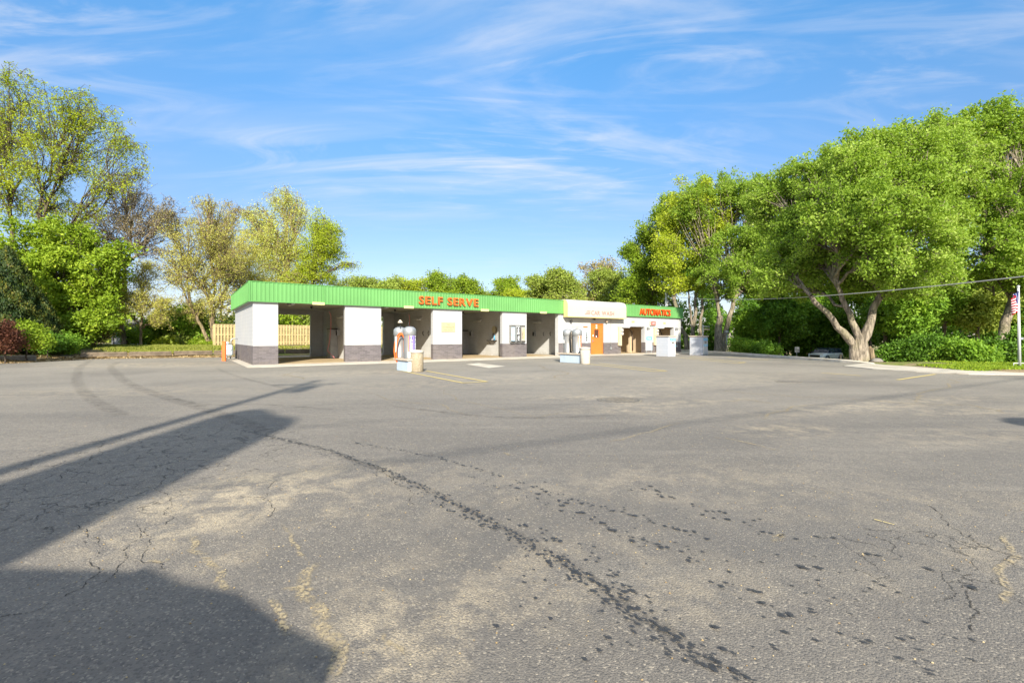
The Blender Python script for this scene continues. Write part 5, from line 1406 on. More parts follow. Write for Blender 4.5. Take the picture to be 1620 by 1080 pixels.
tree('maple_tree', 'deep green tree beyond the AUTOMATICS roof, first of the tall wood', 'tree', 58, (1036,552), (1034,470),
     [(1016,400,30,36),(1040,358,36,30),(1068,330,30,28),(1010,442,26,30),(1052,420,34,38),(1001,385,12,14),(1030,470,40,25),(990,470,25,20)],
     'bright', 56000, 0.22, 0.3, 'bark_dark', nb=1.1, spread=0.32, group=GR)
tree('multi_trunk_tree', 'tree with three slim pale trunks behind the pay stations', 'tree', 51, (1095,553), (1100,455),
     [(1072,342,34,38),(1102,318,38,40),(1062,400,38,36),(1112,388,38,38),(1060,445,28,22),(1140,350,30,40),(1090,450,30,16)],
     'locust', 42000, 0.21, 0.26, 'bark', trunks=[(1089,1062,450,0.24),(1096,1103,452,0.22),(1104,1114,450,0.18),(1098,1090,470,0.16)], nb=1.5, tw=5, spread=0.32, group=GR, twr=0.015)
tree('cottonwood_tree', 'tall yellow-green tree with thick short trunk just beyond the second pay station', 'tree', 49, (1136,554), (1162,470),
     [(1098,318,30,30),(1132,298,40,30),(1172,300,38,30),(1202,312,30,32),(1206,350,30,36),(1210,395,30,36),(1196,455,26,20),(1182,350,36,46),(1150,398,38,42),(1192,420,36,46),(1130,440,36,32),(1172,455,32,22)],
     'cotton', 70000, 0.20, 0.46, 'bark', trunks=[(1136,1138,500,0.48),(1140,1164,462,0.30)], nb=1.6, tw=6, spread=0.22, group=GR, limb_scale=0.5, clump=True, inner=0.6)
tree('cottonwood_tree', 'great spreading cottonwood with three heavy limbs from one trunk at the kerb', 'tree', 27.6, (1365,573), (1366,535),
     [(1232,330,57,50,6.5),(1290,290,48,42,3),(1350,262,46,38,-1),(1402,243,42,36,0),(1250,398,60,50,6.5),(1312,368,52,46,0),(1382,330,56,50,-3.5),(1440,292,50,50,-1),(1452,380,50,46,-3),
      (1392,408,50,36,-2.5),(1322,425,46,30,1),(1226,415,40,34,3),(1482,438,42,32,0),(1488,245,36,38,1),(1432,452,36,20,-1),(1280,340,46,46,5),(1262,455,40,18,4),(1400,290,50,45,3),(1340,390,60,40,3),(1228,442,36,26,2),(1420,345,60,45,0),(1365,445,40,18,1),(1500,330,40,40,2),(1216,312,46,38,6),(1262,284,48,42,5),(1312,262,48,40,3),(1372,238,46,36,1),(1432,226,46,36,0),(1482,212,46,40,2),(1520,260,46,50,3),(1262,362,46,40,3),(1292,420,44,26,2),(1330,330,50,40,-2)],
     'cotton', 250000, 0.155, 0.62, 'bark', trunks=[(1354,1283,468,0.20,1350,545,0.28),(1358,1319,440,0.17,1358,532,0.28),(1364,1396,455,0.26,1365,540,0.33)], nb=1.9, tw=7, spread=0.20, group=GR, limb_scale=0.28, clump=True, inner=0.4)
tree('cottonwood_tree', 'tall cottonwood with a leaning trunk behind the flagpole', 'tree', 32, (1566,573), (1606,460),
     [(1500,215,40,40),(1546,195,40,34),(1590,188,40,34),(1470,250,36,40),(1582,214,42,42),(1626,225,46,56),(1532,290,50,46),(1602,320,54,54),(1560,390,54,44),(1520,425,38,28),(1624,415,54,36),(1690,300,70,90),(1660,420,60,50)],
     'cotton', 110000, 0.18, 0.36, 'bark', nb=1.7, tw=7, spread=0.21, group=GR, limb_scale=0.4, clump=True, inner=0.6)
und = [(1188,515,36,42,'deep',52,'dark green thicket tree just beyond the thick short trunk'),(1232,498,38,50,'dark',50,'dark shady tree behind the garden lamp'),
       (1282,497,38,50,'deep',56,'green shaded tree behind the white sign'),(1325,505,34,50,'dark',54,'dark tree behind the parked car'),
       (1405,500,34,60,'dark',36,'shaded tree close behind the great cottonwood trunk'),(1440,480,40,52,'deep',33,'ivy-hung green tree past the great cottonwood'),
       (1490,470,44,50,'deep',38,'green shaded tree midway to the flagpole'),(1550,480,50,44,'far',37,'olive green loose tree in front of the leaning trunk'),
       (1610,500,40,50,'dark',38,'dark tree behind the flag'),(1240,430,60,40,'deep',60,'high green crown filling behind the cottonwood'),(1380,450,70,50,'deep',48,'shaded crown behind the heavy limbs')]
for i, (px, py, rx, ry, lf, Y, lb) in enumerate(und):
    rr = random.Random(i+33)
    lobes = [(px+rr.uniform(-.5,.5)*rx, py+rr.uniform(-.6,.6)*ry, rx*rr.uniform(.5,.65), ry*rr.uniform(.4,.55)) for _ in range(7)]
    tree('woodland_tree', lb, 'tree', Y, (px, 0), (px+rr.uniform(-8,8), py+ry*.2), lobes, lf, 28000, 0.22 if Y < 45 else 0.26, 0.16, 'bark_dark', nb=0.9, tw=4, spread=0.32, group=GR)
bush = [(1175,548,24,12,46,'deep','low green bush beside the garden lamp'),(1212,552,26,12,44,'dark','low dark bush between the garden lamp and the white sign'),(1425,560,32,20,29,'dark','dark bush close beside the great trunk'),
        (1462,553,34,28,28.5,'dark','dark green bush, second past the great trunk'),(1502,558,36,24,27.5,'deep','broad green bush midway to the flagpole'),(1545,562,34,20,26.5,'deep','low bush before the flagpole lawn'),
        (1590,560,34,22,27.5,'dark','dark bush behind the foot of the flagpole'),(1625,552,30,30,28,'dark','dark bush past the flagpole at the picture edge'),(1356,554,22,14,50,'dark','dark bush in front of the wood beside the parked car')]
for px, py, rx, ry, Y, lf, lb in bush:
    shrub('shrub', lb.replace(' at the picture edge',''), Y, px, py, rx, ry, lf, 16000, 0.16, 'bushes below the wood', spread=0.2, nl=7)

# far-off wood closing the view: one mass nobody could count
def woods(name, arc, n, ls, leafk, seed):
    rg = np.random.default_rng(seed)
    P_ = []; T_ = []
    tot = sum(a[6] for a in arc)
    for (xa, ya, xb, yb, h0, h1, w) in arc:
        k_ = int(n*w/tot); nc = max(8, int(k_/900))
        t = rg.uniform(0, 1, nc); hc = rg.uniform(0.1, 1, nc)
        H = h0 + (h1-h0)*t
        cx = xa+(xb-xa)*t + rg.normal(0, 1.5, nc); cy = ya+(yb-ya)*t + rg.uniform(-4, 6, nc)
        cz = H*hc*(0.88+0.12*np.sin(t*40)) - 1.5; cr = rg.uniform(1.2, 2.8, nc)
        ci = rg.integers(0, nc, k_)
        u = unit(rg.normal(size=(k_, 3)))*rg.uniform(0.3, 1, (k_, 1))**0.5*cr[ci][:, None]
        P_.append(np.stack([cx[ci], cy[ci], cz[ci]], 1)+u); T_.append(np.clip(rg.uniform(0, 1, nc)[ci]*.5+rg.uniform(0, .5, k_), 0, 1))
    P_ = np.concatenate(P_); T_ = np.concatenate(T_)
    V, Q = leaves(rg, P_, T_, ls)
    o = bpy.data.objects.new(name, np_mesh(name, V, Q, [LM[leafk]], tone=T_)); COL.objects.link(o)
    return tag(o, kind='stuff')
woods('distant_woods', [(-95,50,-50,62,9,8,3),(-50,62,-28,66,7,6,2),(-28,66,10,92,5,5,2),(10,92,22,90,7,9,1)], 110000, 0.40, 'far', 5)
woods('woodland_backdrop', [(20,92,60,82,17,20,4),(60,82,110,60,20,20,4),(55,66,85,40,12,12,3),(17,66,42,58,7,7,2),(33,60,62,30,6,7,3)], 150000, 0.42, 'dark', 6)
woods('far_treeline', [(-34,76,10,100,12.0,13.0,3),(10,100,30,92,14,16,2)], 80000, 0.34, 'far', 12)
woods('rear_hedgerow', [(*tuple(B(-6,24)[:2]),*tuple(B(45,26)[:2]),4.0,3.4,3)], 40000, 0.28, 'far', 8)

# grass blades and leaf litter
def scatter(name, regions, n, size, leafk, seed, upright=1.0, kind='stuff'):
    rg = np.random.default_rng(seed); P_ = []
    for (x0, y0, x1, y1, wd, w) in regions:
        k_ = int(n*w); t = rg.uniform(0, 1, k_); o_ = rg.uniform(-wd, wd, k_)
        d = np.array([x1-x0, y1-y0]); d = d/np.linalg.norm(d)
        P_.append(np.stack([x0+(x1-x0)*t-d[1]*o_, y0+(y1-y0)*t+d[0]*o_], 1))
    P_ = np.concatenate(P_); dd, ins = poly_dist(P_[:, 0], P_[:, 1], lot)
    P_ = P_[(dd > 0.02)] if upright > 0 else P_
    z = np.maximum(terrain_h(P_[:, 0], P_[:, 1]), 0.002); N = len(P_)
    cen = np.stack([P_[:, 0], P_[:, 1], z+size*(0.35*upright+0.06)], 1)
    if upright > 0:
        ax = unit(np.stack([rg.normal(0, .35, N), rg.normal(0, .35, N), np.ones(N)], 1)); bx = unit(np.cross(ax, rg.normal(size=(N, 3))))
        s = size*rg.uniform(0.5, 1.5, (N, 1)); V = np.stack([cen-ax*s*.5, cen-bx*s*.16, cen+ax*s*.5, cen+bx*s*.16], 1).reshape(-1, 3)
    else:
        ax = unit(np.stack([rg.normal(size=N), rg.normal(size=N), rg.normal(0, .4, N)], 1)); bx = unit(np.cross(ax, np.stack([rg.normal(0, .5, N), rg.normal(0, .5, N), np.ones(N)], 1)))
        s = size*rg.uniform(0.5, 1.5, (N, 1)); V = np.stack([cen-ax*s*.5, cen-bx*s*.35, cen+ax*s*.5, cen+bx*s*.35], 1).reshape(-1, 3)
    o = bpy.data.objects.new(name, np_mesh(name, V, np.arange(4*N).reshape(N, 4), [LM[leafk]], tone=rg.uniform(0, 1, N))); COL.objects.link(o)
    return tag(o, kind=kind)
scatter('grass', [(-34,36,-21,38.5,1.6,0.5),(-34,34.5,-24,36.5,1.0,0.2),(*tuple(B(0,16.5)[:2]),*tuple(B(25,16.5)[:2]),1.2,0.3)], 60000, 0.15, 'grass', 3)
scatter('lawn', [(19.6,21.2,34,19.6,1.6,0.6),(22,23,34,22,1.6,0.4)], 34000, 0.10, 'bright', 4)
scatter('leaf_litter', [(-29.5,26,-29.5,31,1.5,0.3),(-30,32,-24,34.5,1.4,0.4),(-27,33.4,-21,34.8,0.8,0.3)], 16000, 0.14, 'litter', 7, 0.0)
scatter('pebbles', [(-27.5,32.6,-21.5,34.0,0.6,0.5),(-28.6,25,-29,30,0.5,0.2),(*tuple(B(-1,12.9)[:2]),*tuple(B(12,12.9)[:2]),0.6,0.3)], 9000, 0.06, 'litter', 9, 0.0)

def lot_grit(n_, seed):
    rg = np.random.default_rng(seed)
    r_ = rg.uniform(1.9, 16, n_); X = rg.uniform(-1.15, 1.15, n_)*r_; ok_ = poly_dist(X, r_, lot)[1]; X = X[ok_]; Yc = r_[ok_]; N = len(X)
    s_ = rg.uniform(0.0025, 0.007, (N, 1)); c_ = np.stack([X, Yc, np.full(N, 0.003)], 1)
    base = np.array([[1,0,0],[0,1,0],[-1,0,0],[0,-1,0]], float)[None]*s_[:, :, None]
    top = c_ + np.array([0,0,1.0])*s_*0.8
    V = np.concatenate([c_[:, None]+base*(1+rg.uniform(-.3,.3,(N,4,1))), top[:, None]], 1).reshape(-1, 3)
    i5 = np.arange(N)[:, None]*5
    Q = np.concatenate([i5+np.array([[0,1,4,4]]), i5+np.array([[1,2,4,4]]), i5+np.array([[2,3,4,4]]), i5+np.array([[3,0,4,4]])])
    me = bpy.data.meshes.new('loose_grit'); me.from_pydata(V.tolist(), [], [q[:3] for q in Q.tolist()]); me.materials.append(LM['litter'])
    a_ = me.attributes.new('tone', 'FLOAT', 'FACE'); a_.data.foreach_set('value', np.tile(rg.uniform(0.2, 1, N), 4).astype(np.float32))
    o = bpy.data.objects.new('loose_grit', me); COL.objects.link(o); tag(o, kind='stuff')
lot_grit(2600, 77)

shrub('shrub', 'broad dark green shrub beyond the reddish shrub, at the edge of the lot', 25, -60, 520, 60, 40, 'deep', 16000, 0.14, GB)
tree('maple_tree', 'bright green tree beyond the locust, outside the view', 'tree', 34, (-130,556), (-130,500), [(-150,430,50,50),(-100,400,50,50),(-130,350,50,45),(-180,470,50,40),(-90,480,45,40)], 'bright', 30000, 0.22, 0.2, 'bark_dark', group=GB)
# ================================================================== THINGS AROUND THE LOT
# fence of alternating boards behind the bank
def fence(a, b, label):
    a = Vector(a); b = Vector(b); d_ = b-a; L = d_.length; ang = math.atan2(d_.y, d_.x)
    z0 = min(TH(a.x, a.y), TH(b.x, b.y)) + 0.02
    e = empty('board_fence', (a.x, a.y, z0), ang, label, 'fence')
    H = 1.86; k = 0; x = 0.0
    npan = int(L//2.4)+1
    for i in range(npan):
        x0 = i*2.4; x1 = min(L, x0+2.4)
        mb = MB(); x = x0+0.02
        while x < x1-0.1:
            mb.bbox(x, x+0.125, -0.065, -0.042, 0.06, H, 0.004)
            mb.bbox(x+0.10, x+0.225, 0.042, 0.065, 0.06, H, 0.004)
            x += 0.235
        for z in (0.25, 0.92, 1.6): mb.box(x0, x1, -0.041, 0.041, z, z+0.09)
        mb.build('fence_panel', M['fence'], e)
        mb = MB(); mb.bbox(x0-0.045, x0+0.045, 0.067, 0.15, -0.2, H-0.02, 0.005); mb.build('post', M['fence'], e)
    return e
fa = P(338, 547, 39); fb = P(500, 547, 41.5)
dirf = (Vector((fb.x, fb.y, 0)) - Vector((fa.x, fa.y, 0))).normalized()
fence((fa.x, fa.y, 0), (fa.x+UX*26, fa.y+UY*26, 0), 'pale yellow board-on-board wooden fence on the grassy bank behind the bays')
# landscaping timbers along the bank
for i in range(9):
    a = B(-8.5+i*2.5, 14.6 if i > 1 else 14.3); b = B(-8.5+i*2.5+2.44, 14.6 if i > 1 else 14.3)
    h = 0.14
    e = empty('landscape_timber', (a.x, a.y, 0.14), BA + R((-1)**i*0.6), 'weathered brown landscape timber on the grassy bank, '+'first second third fourth fifth sixth seventh eighth ninth'.split()[i]+' from the shed end', 'timber', 'timbers edging the grassy bank')
    mb = MB(); mb.bbox(0, 2.42, -0.08, 0.08, 0, 0.16, 0.02); mb.bbox(0.03, 2.4, -0.05, 0.09, 0.162, 0.31, 0.02); mb.build('timber', M['timber'], e)
ll = ['low flat pale edging stone below the reddish shrub', 'dark-faced edging stone next along from the reddish shrub']
for i, (px, py, w) in enumerate([(12,573,1.7),(42,568,1.5)]):
    g = G(px, py)
    e = empty('edging_stone', (g.x-0.4, g.y+0.8, 0), 0.9+0.3*i, ll[i], 'stone')
    mb = MB(); mb.bbox(-w/2, w/2, -0.4, 0.4, -0.05, 0.36, 0.06); mb.build('stone', M['stone'], e)
# weathered shed behind the trees
g = P(206, 545, 46)
e = empty('weathered_shed', (g.x, g.y, TH(g.x, g.y)), 0.05, 'small weathered white shed half hidden behind the budding tree', 'shed')
mb = MB(); mb.box(-1.75, 1.75, 0, 2.4, 0, 2.0)
for k in range(10): mb.box(-1.77, 1.77, -0.02, -0.001, 0.05+k*0.2, 0.20+k*0.2)
mb.build('wall', M['old_white'], e)
mb = MB(); vs = [(-1.95,-0.25,2.0),(1.95,-0.25,2.0),(1.95,1.2,2.45),(-1.95,1.2,2.45),(-1.95,2.65,2.0),(1.95,2.65,2.0),(-1.95,-0.25,2.07),(1.95,-0.25,2.07),(1.95,1.2,2.52),(-1.95,1.2,2.52),(-1.95,2.65,2.07),(1.95,2.65,2.07)]
mb.add(vs, [(0,3,2,1),(3,4,5,2),(6,7,8,9),(9,8,11,10),(0,1,7,6),(4,10,11,5),(0,6,9,3),(3,9,10,4),(1,2,8,7),(2,5,11,8)]); mb.build('roof', M['stone'], e)
mb = MB(); mb.box(1.3, 1.42, -0.04, -0.021, 0, 2.0); mb.box(-0.6,0.3,-0.035,-0.021,0.1,1.8); mb.build('door', M['stone'], e)

# utility pole and wires
def pole(loc, h, label, xf=True):
    e = empty('utility_pole', loc, 0.15, label, 'pole', 'wooden utility poles')
    mb = MB(); mb.ring([(0,0,-0.2),(0,0,h*0.5),(0,0,h)], [0.17,0.145,0.11], 12); mb.build('pole_shaft', M['bark_tan'], e)
    mb = MB(); mb.bbox(-0.95,0.95,-0.18,-0.13,h-0.75,h-0.63,0.01); mb.build('crossarm', M['timber'], e)
    for x in (-0.85,-0.3,0.3,0.85):
        mb = MB(); mb.lathe([(0.0,0),(0.05,0.0),(0.055,0.05),(0.03,0.08),(0.045,0.11),(0,0.15)], (x,-0.155,h-0.63), 10); mb.build('insulator', M['white'], e)
    if xf:
        mb = MB(); mb.lathe([(0,0),(0.24,0.02),(0.25,0.75),(0.2,0.85),(0,0.88)], (0.42,0.05,h-1.9), 18); mb.build('transformer', M['grey_metal'], e)
    return e
def cable(a, b, sag, r, name, label, mat='galv', cat='cable', group=None):
    a = Vector(a); b = Vector(b); pts = []
    for k in range(41):
        t = k/40; p = a.lerp(b, t); p.z -= 4*sag*t*(1-t); pts.append(p-a)
    mb = MB(); mb.ring(pts, r, 6); o = mb.build(name, M[mat], None, a)
    return tag(o, label, cat, group)
# building service pole
pz = 1.45 + 73/735*52
e = empty('service_pole', (17.3, 52, TH(17.3, 52)), BA, 'slim white pole with a small lamp rising behind the AUTOMATICS fascia', 'pole')
z_ = pz - TH(17.3, 52)
mb = MB(); mb.bbox(-0.12,0.12,-0.12,0.12,-0.1,z_,0.02); mb.build('post', M['white'], e)
mb = MB(); mb.bbox(0.13,0.52,-0.12,0.12,z_-0.42,z_-0.12,0.03); mb.build('lamp_head', M['white'], e)
e = empty('wire_post', (18.5, 2.0, 0), 0, 'short pale post that carries the near end of the service wire', 'post')
mb = MB(); mb.ring([(0,0,0),(0,0,4.1)], 0.07, 10); mb.build('post', M['galv'], e)
cable((17.4, 51.8, 6.05), (18.4, 2.0, 3.94), 1.151, 0.024, 'service_wire', 'long pale overhead wire sagging across the wood to the white service pole', 'cream', 'wire')
# poles and sign standing behind the camera; their shadows fall over the lot
pole((-4.62, -5.0, 0), 11.5, 'wooden pole with transformer beside the roadside sign')
pole((-26, -22, 0), 8.0, 'wooden pole carrying the lot wires, near end', False)
pole((46.4, 19.0, 0), 8.0, 'wooden pole carrying the lot wires, far end', False)
cable((-26,-22,7.6), (46.4,19.0,7.6), 0.5, 0.026, 'lot_wire', 'thick wire crossing above the lot', 'rubber', 'wire', 'wires above the lot')
cable((-26,-20.5,8.3), (46.4,21.0,8.3), 0.4, 0.014, 'lot_wire', 'thin upper wire crossing above the lot', 'rubber', 'wire', 'wires above the lot')
e = empty('pylon_sign', (-3.34, -5.0, 0), 0.0, 'tall rounded roadside sign board on two posts behind the camera', 'sign')
mb = MB(); poly = []
for cx, cz, a0, rr_ in ((0.36,6.95,0,0.5),(-0.36,7.45,90,0.5)):
    for k in range(9): poly.append((cx+rr_*math.cos(R(a0+k*90/8)), cz+rr_*math.sin(R(a0+k*90/8))))
poly = [(0.86,2.6)] + poly + [(-0.86,2.6)]
nn_ = len(poly); vs = [(x,-0.15,z) for x,z in poly]+[(x,0.15,z) for x,z in poly]
mb.add(vs, [tuple(range(nn_)), tuple(range(nn_,2*nn_))[::-1]]+[(i,i+nn_,(i+1)%nn_+nn_,(i+1)%nn_) for i in range(nn_)])
mb.build('sign_board', M['cream'], e)
for x in (-0.6,0.6):
    mb = MB(); mb.bbox(x-0.1,x+0.1,-0.1,0.1,0,2.6,0.01); mb.build('post', M['grey_metal'], e)
g0 = (9.0+0.35, 2.3)
e = empty('shadow_caster', (9.6, 2.1, 0), 0.0, 'round headed shadow caster on a short post, added beyond the view', 'lamp')  # added out of view only to cast shade on the lot's right edge
mb = MB(); mb.ring([(0,0,0),(0,0,2.9)], 0.05, 10); mb.build('post', M['grey_metal'], e)
mb = MB(); mb.lathe([(0,2.7),(0.3,2.75),(0.55,2.95),(0.55,3.15),(0.3,3.35),(0,3.4)], (0,0,0), 20, sx=1.3); mb.build('lamp_head', M['grey_metal'], e)  # head of the added caster, there for its shadow

# flagpole and flag
g = G(1613, 583.2); g.z = TH(g.x, g.y)
e = empty('flagpole', g, 0.0, 'white flagpole standing on the small lawn at the roadside', 'flagpole')
H = 1.45 + 78.6/735*g.y - g.z
mb = MB(); mb.ring([(0,0,-0.05),(-0.03,0,H*0.5),(-0.06,0,H)], [0.06,0.052,0.042], 14); mb.build('pole', M['white'], e)
mb = MB(); mb.lathe([(0,0),(0.05,0.02),(0.06,0.06),(0.03,0.10),(0,0.11)], (-0.06,0,H), 12); mb.build('finial', M['white'], e)
mb = MB(); mb.ring([(-0.28,0,0),(-0.28,0,0.17),(0.25,0,0.17),(0.25,0,0)], 0.02, 6); mb.build('base_bracket', M['white'], e)
mb = MB(); mb.bbox(-0.0,0.13,-0.06,-0.03,1.25,1.36,0.01); mb.build('cleat', M['galv'], e)
mb = MB(); mb.ring([(-0.11,-0.02,H-0.05),(-0.11,-0.02,1.3)],0.008,5); mb.build('halyard', M['white'], e)
# hanging flag: folded cloth with 13 stripes and a blue canton
n = NT('flag_cloth'); uvn = n.n('ShaderNodeUVMap'); sp = n.n('ShaderNodeSeparateXYZ'); n.set(sp.inputs[0], uvn.outputs[0])
st = n.math('MODULO', n.math('FLOOR', n.math('MULTIPLY', sp.outputs[1], 12.999)), 2.0)
red = n.mix(n.math('GREATER_THAN', st, 0.5), (0.55,0.02,0.03,1), (0.78,0.76,0.74,1))
can_ = n.math('MULTIPLY', n.math('LESS_THAN', sp.outputs[0], 0.4), n.math('GREATER_THAN', sp.outputs[1], 6/13))
su = n.math('ABSOLUTE', n.math('SUBTRACT', n.math('FRACT', n.math('MULTIPLY', sp.outputs[0], 15.0)), 0.5))
sv = n.math('ABSOLUTE', n.math('SUBTRACT', n.math('FRACT', n.math('MULTIPLY', sp.outputs[1], 16.0)), 0.5))
star = n.math('LESS_THAN', n.math('ADD', su, sv), 0.26)
blue = n.mix(star, (0.02,0.035,0.16,1), (0.75,0.75,0.75,1))
n.bsdf(n.mix(can_, red, blue), 0.8, 0, None, 0.1); M['flag'] = n.m
NU, NV = 40, 26; hv = 0.95; vs = []; uvs = []
for i in range(NU):
    u = i/(NU-1)
    for j in range(NV):
        v = j/(NV-1)
        drop = 0.75*u                       # the fly end hangs down
        x = -0.10 - 0.30*u**0.6*(0.55+0.45*math.sin(u*3.0)) - 0.03*math.sin(u*16+v*2)
        y = -0.03 + 0.07*math.sin(u*15 + v*3.0)
        z = (H-0.14) - hv*(1-v)*(1-0.25*u) - drop*(0.55+0.12*v)
        vs.append((x, y, z)); uvs.append((u, v))
fs = [(i*NV+j, (i+1)*NV+j, (i+1)*NV+j+1, i*NV+j+1) for i in range(NU-1) for j in range(NV-1)]
me = bpy.data.meshes.new('flag'); me.from_pydata(vs, [], fs); me.materials.append(M['flag'])
uvl = me.uv_layers.new(name='UVMap')
for lp in me.loops: uvl.data[lp.index].uv = uvs[lp.vertex_index]
me.polygons.foreach_set('use_smooth', [True]*len(me.polygons))
fo = bpy.data.objects.new('flag', me); COL.objects.link(fo); fo.location = g
sm = fo.modifiers.new('Solid', 'SOLIDIFY'); sm.thickness = 0.004
tag(fo, 'striped red and white flag with a starred blue corner hanging limp from the flagpole', 'flag')

# garden lamp, white sign, marker post, stump and rock
g = P(1150, 553, 46); g.z = TH(g.x, g.y)
e = empty('garden_lamp', g, 0.0, 'small grey post lamp in front of the dark wood beyond the kerb', 'lamp')
h_ = 1.45 + (HZ-524)/735*46 - g.z
mb = MB(); mb.ring([(0,0,0),(0,0,h_-0.25)], 0.04, 8); mb.ring([(0,0,h_-0.35),(0.45,0,h_-0.6)], 0.025, 6); mb.build('post', M['galv'], e)
mb = MB(); mb.lathe([(0.05,0),(0.18,0.04),(0.22,0.2),(0.26,0.22),(0.12,0.32),(0,0.34)], (0,0,h_-0.28), 14); mb.build('lamp_head', M['galv'], e)
g = P(1261, 564, 44); zz_ = TH(g.x, g.y); g.z = zz_
e = empty('notice_sign', g, 0.05, 'small white square sign on a thin post near the parked car', 'sign')
zt = 1.45 + (HZ-548.6)/735*44 - zz_
mb = MB(); mb.ring([(0,0.04,-0.1),(0,0.04,zt-0.02)], 0.025, 8); mb.build('post', M['galv'], e)
mb = MB(); mb.bbox(-0.225,0.225,-0.01,0.01,zt-0.52,zt,0.004); mb.build('plate', M['white'], e)
for k, t_ in enumerate(('PRIVATE','PARKING','ONLY')): text_obj('lettering', t_, 0.085, 0.001, M['faded_text'], e, (0,-0.012,zt-0.17-0.14*k), align='CENTER')
g = P(1330, 566, 46); g.z = TH(g.x, g.y)
e = empty('marker_post', g, 0, 'short pale marker post behind the kerb just past the parked car', 'post')
zt = 1.45 + (HZ-560.5)/735*46 - g.z
mb = MB(); mb.bbox(-0.06,0.06,-0.06,0.06,-0.1,zt,0.01); mb.build('post', M['beige_panel'], e)
mb = MB(); mb.bbox(-0.08,0.08,-0.08,0.08,zt+0.001,zt+0.07,0.02); mb.build('cap', M['cream'], e)
g = P(1379, 573, 27.4); g.z = TH(g.x, g.y)
e = empty('tree_stump', g, 0, 'short barkless dead stump leaning against the great cottonwood trunk', 'stump')
mb = MB(); mb.ring([(0.0,0,-0.2),(0.0,0.02,0.4),(-0.03,0.0,0.72),(-0.12,0,0.9)], [0.22,0.15,0.13,0.06], 12); mb.build('stump', M['bark_tan'], e)
g = P(1387, 575, 27.0); g.z = TH(g.x, g.y)
e = empty('rock', g, 0.3, 'flat pale rock at the foot of the great cottonwood', 'rock')
mb = MB(); vs = []; rr_ = random.Random(3)
prof = [(0.0,0.0),(0.42,0.0),(0.46,0.08),(0.34,0.2),(0.15,0.26),(0,0.27)]
mb.lathe(prof, n=14); mb.v = [(x*(1+rr_.uniform(-.12,.12))*.8, y*(1+rr_.uniform(-.12,.12))*.6, z*.8*(1+rr_.uniform(-.1,.1))) for x, y, z in mb.v]
mb.build('stone', M['stone'], e)

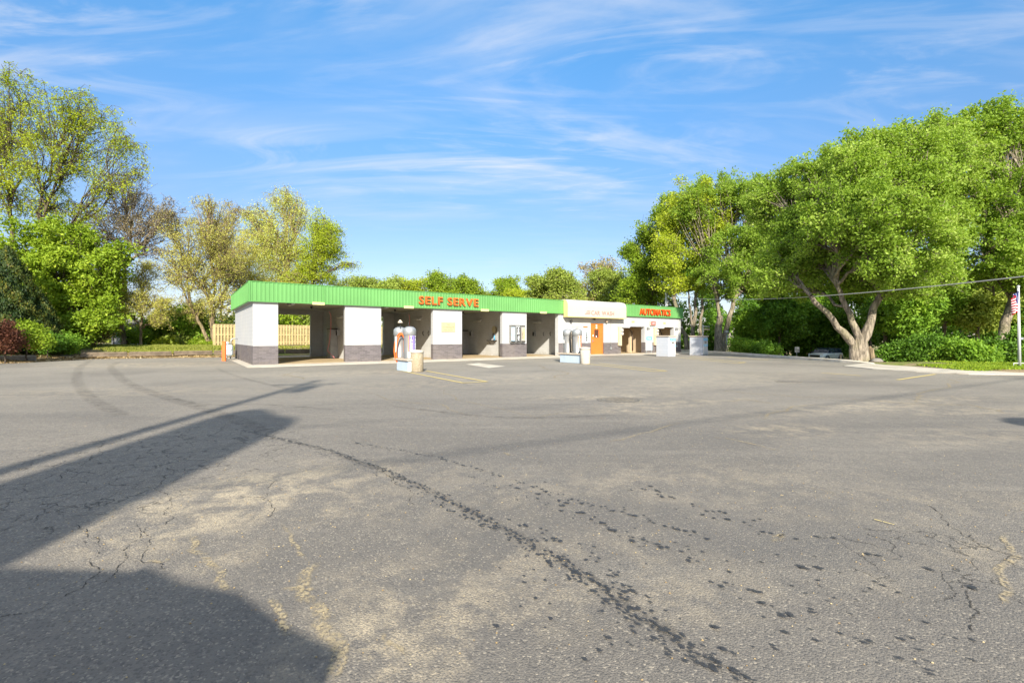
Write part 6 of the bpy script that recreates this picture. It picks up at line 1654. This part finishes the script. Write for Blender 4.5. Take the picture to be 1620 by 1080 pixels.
# ------------------------------------------------------------------ cars
def car(loc, yaw, label, group, L, W, Hh, body, roofm, hood=0.30, belt=0.62, screen=(0.30,0.42), tail=(0.92,0.97), mirrors=True):
    """front points along local +X; origin on the ground under the middle"""
    e = empty('parked_car', loc, yaw, label, 'car', group)
    def sect(x, zs):   # ring of half widths/heights
        return zs
    hw = W/2; zb = 0.22; zt = Hh*belt; xf = L/2
    st = [ (xf, 0.70, 0.34, zt*0.70), (xf-0.06, 0.86, 0.24, zt*0.84), (xf-0.25, 0.95, zb, zt*0.93), (xf-0.7, 1.0, zb, zt*0.98), (xf-L*hood, 1.0, zb, zt*1.03),
           (0, 1.0, zb, zt*1.05), (-xf+L*0.18, 1.0, zb, zt*1.07), (-xf+0.22, 0.96, zb, zt*1.06), (-xf+0.05, 0.90, 0.26, zt*1.0), (-xf, 0.80, 0.36, zt*0.86)]
    vs = []; fs = []
    for x, wf, z0_, z1_ in st:
        w = hw*wf; m_ = (z0_+z1_)/2
        for (yy, zz_) in ((0,z0_),(w*0.86,z0_),(w*0.97,z0_+0.10),(w*1.0,m_),(w*0.985,z1_-0.14),(w*0.93,z1_-0.04),(w*0.72,z1_),(0,z1_+0.015)): vs.append((x,yy,zz_))
        for (yy, zz_) in ((w*0.72,z1_),(w*0.93,z1_-0.04),(w*0.985,z1_-0.14),(w,m_),(w*0.97,z0_+0.10),(w*0.86,z0_)): vs.append((x,-yy,zz_))
    k = 14
    for i in range(len(st)-1):
        for j in range(k): fs.append((i*k+j, (i+1)*k+j, (i+1)*k+(j+1)%k, i*k+(j+1)%k))
    mb = MB(); mb.add(vs, fs, 0, True); mb.add([vs[j] for j in range(k)], [tuple(range(k))]); mb.add([vs[(len(st)-1)*k+j] for j in range(k)], [tuple(range(k))[::-1]])
    b_ = mb.build('body', M[body], e)
    # greenhouse
    xa = xf-L*screen[0]; xb = xf-L*screen[1]; xc = xf-L*tail[0]; xd = xf-L*tail[1]; zr = Hh-0.05
    xm = xa*0.52+xb*0.48; zm = zt+(zr-zt)*0.66
    g_ = [(xa, zt*1.03, 0.88), (xm, zm, 0.83), (xb, zr-0.03, 0.76), ((xb+xc)/2, zr, 0.78), (xc, zr-0.05, 0.75), (xd, zt*1.05, 0.86)]
    low = [(xa,zt*1.0,.90),(xm,zt*1.0,.92),(xb,zt*1.0,.93),((xb+xc)/2,zt*1.02,.94),(xc,zt*1.02,.92),(xd,zt*1.02,.88)]
    vs = []
    for (x, z, w), (xl, zl, wl) in zip(g_, low): vs += [(xl,-hw*wl,zl),(x,-hw*w,z),(x,hw*w,z),(xl,hw*wl,zl)]
    fs = []
    for i in range(5):
        for j in range(3): fs.append((i*4+j,i*4+j+1,(i+1)*4+j+1,(i+1)*4+j))
    mb = MB(); mb.add(vs, fs, 0, False); mb.add([vs[0],vs[1],vs[2],vs[3]], [(3,2,1,0)]); mb.add(vs[20:24], [(0,1,2,3)])
    gh = mb.build('windows', M['glass'], e)
    mb = MB()
    rv = []
    for (x, z, w) in g_[2:5]: rv += [(x,-hw*w*1.02,z+0.005),(x,-hw*w*0.85,z+0.05),(x,hw*w*0.85,z+0.05),(x,hw*w*1.02,z+0.005)]
    mb.add(rv, [(i*4+j,(i+1)*4+j,(i+1)*4+j+1,i*4+j+1) for i in range(2) for j in range(3)], 0, True)
    mb.add([rv[0],rv[1],rv[2],rv[3]], [(0,1,2,3)]); mb.add(rv[8:12], [(3,2,1,0)])
    mb.build('roof', M[roofm], e)
    mb = MB()
    for s_ in (-1,1):
        for (p, q_) in (((xa,s_*hw*.885,zt*1.03),(xb,s_*hw*.765,zr-0.02)), (((xb+xc)/2,s_*hw*.945,zt*1.02),((xb+xc)/2,s_*hw*.785,zr)), ((xc,s_*hw*.93,zt*1.02),(xc,s_*hw*.755,zr-0.04))):
            mb.ring([p,q_], 0.035, 6)
    mb.build('pillars', M['car_dark'], e)
    # wheels
    r_ = 0.32 if Hh < 1.6 else 0.37
    for x in (xf-L*0.19, -xf+L*0.19):
        for s_ in (-1,1):
            y0 = s_*(hw-0.20); y1 = s_*(hw+0.015)
            mb = MB(); mb.ring([(x,y0,r_),(x,y0+s_*0.03,r_),(x,y1-s_*0.03,r_),(x,y1,r_)], [r_*0.93,r_,r_,r_*0.92], 24, smooth=True); w_ = mb.build('wheel', M['rubber'], e)
            mb = MB(); mb.ring([(x,y1+s_*0.002,r_),(x,y1+s_*0.012,r_)], [r_*0.66,r_*0.6], 20)
            for q_ in range(5):
                a = q_*2*math.pi/5; mb.ring([(x,y1+s_*0.02,r_),(x+math.cos(a)*r_*.58,y1+s_*0.02,r_+math.sin(a)*r_*.58)], 0.03, 5)
            mb.build('rim', M['chrome'], w_)
            mb = MB(); pts = [(x+math.cos(t)*(r_+0.05), s_*(hw+0.004), r_+math.sin(t)*(r_+0.05)) for t in np.linspace(-0.3, math.pi+0.3, 15)]; mb.ring(pts, 0.035, 6); mb.build('wheel_arch', M['car_dark'], e)
    mb = MB(); mb.bbox(xf-0.06, xf+0.015, -hw*0.60, hw*0.60, zt*0.52, zt*0.80, 0.02); gr = mb.build('grille', M['dark'], e)
    mb = MB(); mb.bbox(xf-0.03, xf+0.03, -hw*0.60, hw*0.60, zt*0.66, zt*0.69, 0.005); mb.build('grille_bar', M['chrome'], gr)
    mb = MB(); mb.bbox(xf-0.1, xf+0.03, -hw*0.78, hw*0.78, 0.26, 0.44, 0.03); mb.build('bumper', M['car_dark'], e)
    for s_ in (-1,1):
        mb = MB(); mb.lathe([(0.0,0.05),(0.10,0.04),(0.13,0.0),(0.13,-0.08)], n=16); mb.xf(Matrix.Translation((xf-0.10, s_*hw*0.72, zt*0.80)) @ Matrix.Rotation(R(90-12),4,'Y')); h_ = mb.build('headlight', M['lamp_cover'], e)
        if mirrors: mb = MB(); mb.bbox(xa-0.35, xa-0.2, s_*(hw+0.1)-0.07, s_*(hw+0.1)+0.07, zt*1.03, zt*1.03+0.13, 0.03); mb.build('mirror', M[roofm], e)
        mb = MB(); mb.bbox(-xf-0.01, -xf+0.1, s_*hw*0.72-0.07, s_*hw*0.72+0.07, zt*0.72, zt*0.92, 0.02); mb.build('tail_light', M['bright_red'], e)
        mb = MB(); mb.box(-0.1, 0.08, s_*(hw*0.99)-0.01, s_*(hw*0.99)+0.01, zt*0.84, zt*0.87); mb.build('door_handle', M['chrome'], e)
    return e
g = P(1306, 560, 50); gz = TH(g.x, g.y)
car((g.x, g.y, gz), R(-154), 'small silver hatchback with dark windows parked below the kerb in front of the wood', 'parked cars', 3.75, 1.74, 1.48, 'car_silver', 'car_dark', 0.24, 0.62, (0.25,0.40), (0.90,0.97))
car((-2.70, -0.93, 0), 0.0, 'dark van parked beside the camera, its shadow on the asphalt', 'parked cars', 4.7, 1.85, 1.80, 'car_dark', 'car_dark', 0.10, 0.66, (0.05,0.36), (0.93,0.98), False)
